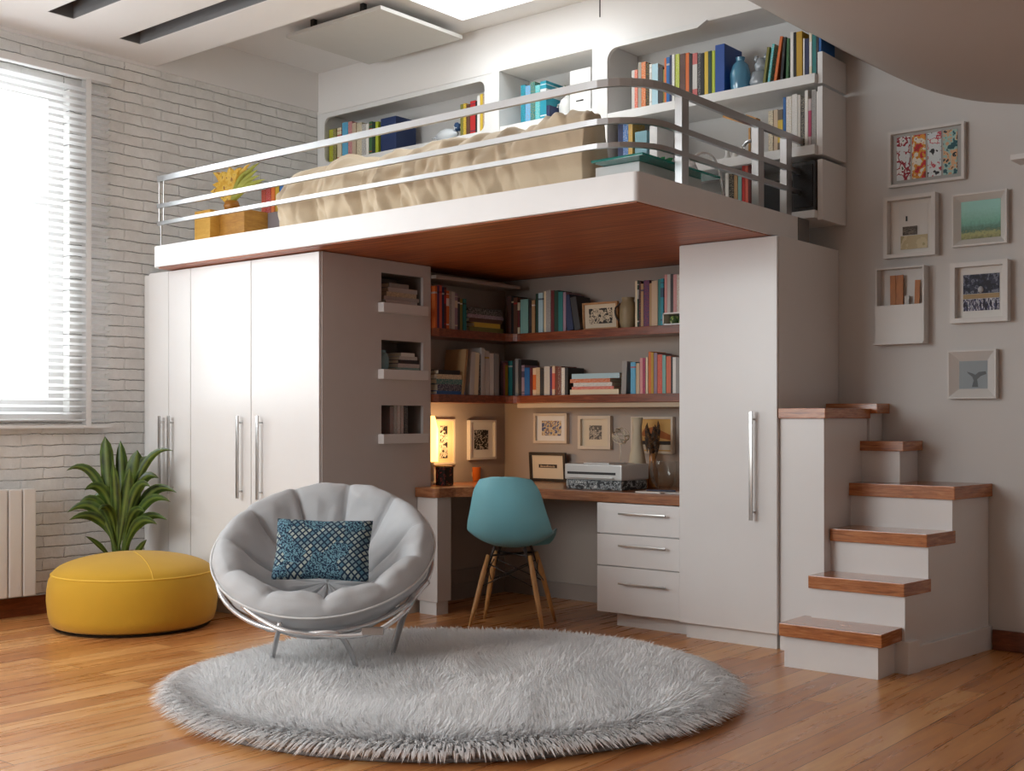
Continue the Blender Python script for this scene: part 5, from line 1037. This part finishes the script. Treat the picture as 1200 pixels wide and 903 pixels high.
o = obj('throw_pillow', b, pillow_mat(), local=True, smooth='all'); o.location = pc; o.rotation_euler = (Matrix.Rotation(YAW,4,'Z') @ Matrix.Rotation(R_(-24),4,'X') @ Matrix.Rotation(R_(1.5),4,'Y')).to_euler()
tag(o, 'blue patterned rectangular throw pillow in the grey bowl chair', 'pillow')
# ------------------------------------------------------------------ blue shell chair
cc = PD(601, 732, 6.6); CYAW = YAW-R_(11)
ch = thing('shell_chair', 'light blue moulded shell chair with wooden legs at the desk', 'chair', (cc.x,cc.y,0), CYAW)
SH = catmull([(0,-.262,.84),(0,-.25,.76),(0,-.232,.66),(0,-.205,.56),(0,-.15,.478),(0,-.05,.446),(0,.07,.445),(0,.16,.452),(0,.215,.445),(0,.24,.42)], 5)
HW = catmull([(0,0,.125),(0,0,.178),(0,0,.205),(0,0,.228),(0,0,.238),(0,0,.236),(0,0,.23),(0,0,.222),(0,0,.205),(0,0,.165)], 5)
b = BM(); rows = []; nu = 20
for k, (p, hw) in enumerate(zip(SH, HW)):
    s = k/(len(SH)-1); row = []
    tg = (SH[min(k+1,len(SH)-1)]-SH[max(k-1,0)]).normalized(); nr = Vector((0,tg.z*-1,tg.y)) ; nr = Vector((0,-tg.z,tg.y))
    if nr.y < 0 and s < .35: nr = -nr
    if nr.z < 0: nr = -nr
    for i in range(nu+1):
        u = -1+2*i/nu; curl = .085*abs(u)**2.4*(1 if s < .75 else max(.25, 1-(s-.75)*3))*(.6+.4*min(1, s*4))
        top = (.028*abs(u)**4 if k == 0 else .012*abs(u)**4 if k == 1 else 0)
        row.append(b.verts.new((u*hw.z, p.y+nr.y*curl, p.z+nr.z*curl-top*1.2)))
    rows.append(row)
for A, B_ in zip(rows[:-1], rows[1:]):
    for i in range(nu): b.faces.new((A[i],A[i+1],B_[i+1],B_[i]))
o = obj('shell', b, plain('shell_blue', (118,180,192), .42, var=.02), ch, local=True, smooth='all')
md = o.modifiers.new('thick', 'SOLIDIFY'); md.thickness = .009; md.offset = 0
md = o.modifiers.new('sub', 'SUBSURF'); md.levels = 1; md.render_levels = 1
LEGW = wood('leg_wood', [(176,124,70),(206,158,102)], (10,10,2), .4)
tops, feet = {}, {}
for sxn in (-1,1):
    for syn in (-1,1):
        a = Vector((sxn*.115, syn*.1-.01, .405)); f = Vector((sxn*.205, syn*.205, 0)); tops[sxn,syn], feet[sxn,syn] = a, f
        b = BM(); tube(b, [f, f.lerp(a,.3), f.lerp(a,.75), a], [.008,.0135,.0155,.0115], 12); lg = obj('leg', b, LEGW, ch, local=True, smooth='all')
        b = BM(); tube(b, [a.lerp(f,.03)+Vector((-sxn*.018,0,0)), a+Vector((-sxn*.03,-syn*.02,.045))], .007, 8); tube(b, [a.lerp(f,.42), a+Vector((-sxn*.035,-syn*.01,.04))], .005, 8); obj('bracket', b, DARKM, lg, local=True)
b = BM(); m_ = lambda k, t_: tops[k].lerp(feet[k], t_)
for k1, k2 in (((-1,-1),(1,-1)),((1,-1),(1,1)),((1,1),(-1,1)),((-1,1),(-1,-1))):
    tube(b, [m_(k1,.1), m_(k2,.42)], .0035, 8); tube(b, [m_(k2,.1), m_(k1,.42)], .0035, 8)
tube(b, [m_((-1,-1),.08)+Vector((.02,0,.03)), m_((1,1),.08)+Vector((-.02,0,.03))], .006, 8); tube(b, [m_((1,-1),.08)+Vector((-.02,0,.03)), m_((-1,1),.08)+Vector((.02,0,.03))], .006, 8)
obj('wire_brace', b, DARKM, ch, local=True, smooth='all')
# ------------------------------------------------------------------ lights, world, camera
def area(name, loc, target, sx_, sy_, e, col=(1,1,1), spread=180):
    l = bpy.data.lights.new(name, 'AREA'); l.shape = 'RECTANGLE'; l.size = sx_; l.size_y = sy_; l.energy = e; l.color = col; l.spread = R_(spread)
    o = bpy.data.objects.new(name, l); C.objects.link(o); o.location = loc; o.rotation_euler = (Vector(target)-Vector(loc)).to_track_quat('-Z','Y').to_euler(); return o
area('window_daylight', (XW-.6,3.2,2.3), (XW+3,3.2,2.3), 6.0, 4.0, 540, (.93,.985,1))
area('skylight_daylight', (-4.5,5.2,ZR+.75), (-4.5,5.2,0), 1.8, 1.5, 105, (.93,.985,1))
area('room_fill', (-5.2,-.9,2.2), (-4.6,4.8,1.0), 2.6, 2.0, 135, (.93,.985,1))  # added unseen fill lamp inside the room, brightening it from the left front
pl_ = bpy.data.lights.new('lamp_bulb', 'POINT'); pl_.energy = 3.2; pl_.color = (1,.62,.3); pl_.shadow_soft_size = .04
o = bpy.data.objects.new('lamp_bulb', pl_); C.objects.link(o); o.location = (lx+.09,ly+.12,ZD+.28)
w = bpy.data.worlds.new('world'); bpy.context.scene.world = w; w.use_nodes = True
bg = w.node_tree.nodes['Background']; bg.inputs[0].default_value = (.92,.975,1,1); bg.inputs[1].default_value = 1.7
cam = bpy.data.cameras.new('camera'); cam.sensor_width = 36; cam.lens = F_PX*36/1200; cam.shift_y = (CY-451.5)/1200; cam.clip_end = 60
co = bpy.data.objects.new('camera', cam); C.objects.link(co); co.location = (0,0,CAM_H); co.rotation_euler = (R_(90),0,YAW)
sc = bpy.context.scene; sc.camera = co
sc.view_settings.view_transform = 'Standard'; sc.view_settings.look = 'None'; sc.view_settings.exposure = 0
sc.cycles.use_denoising = True
sc.cycles.max_bounces = 8; sc.cycles.diffuse_bounces = 5; sc.cycles.transparent_max_bounces = 12; sc.cycles.sample_clamp_indirect = 8
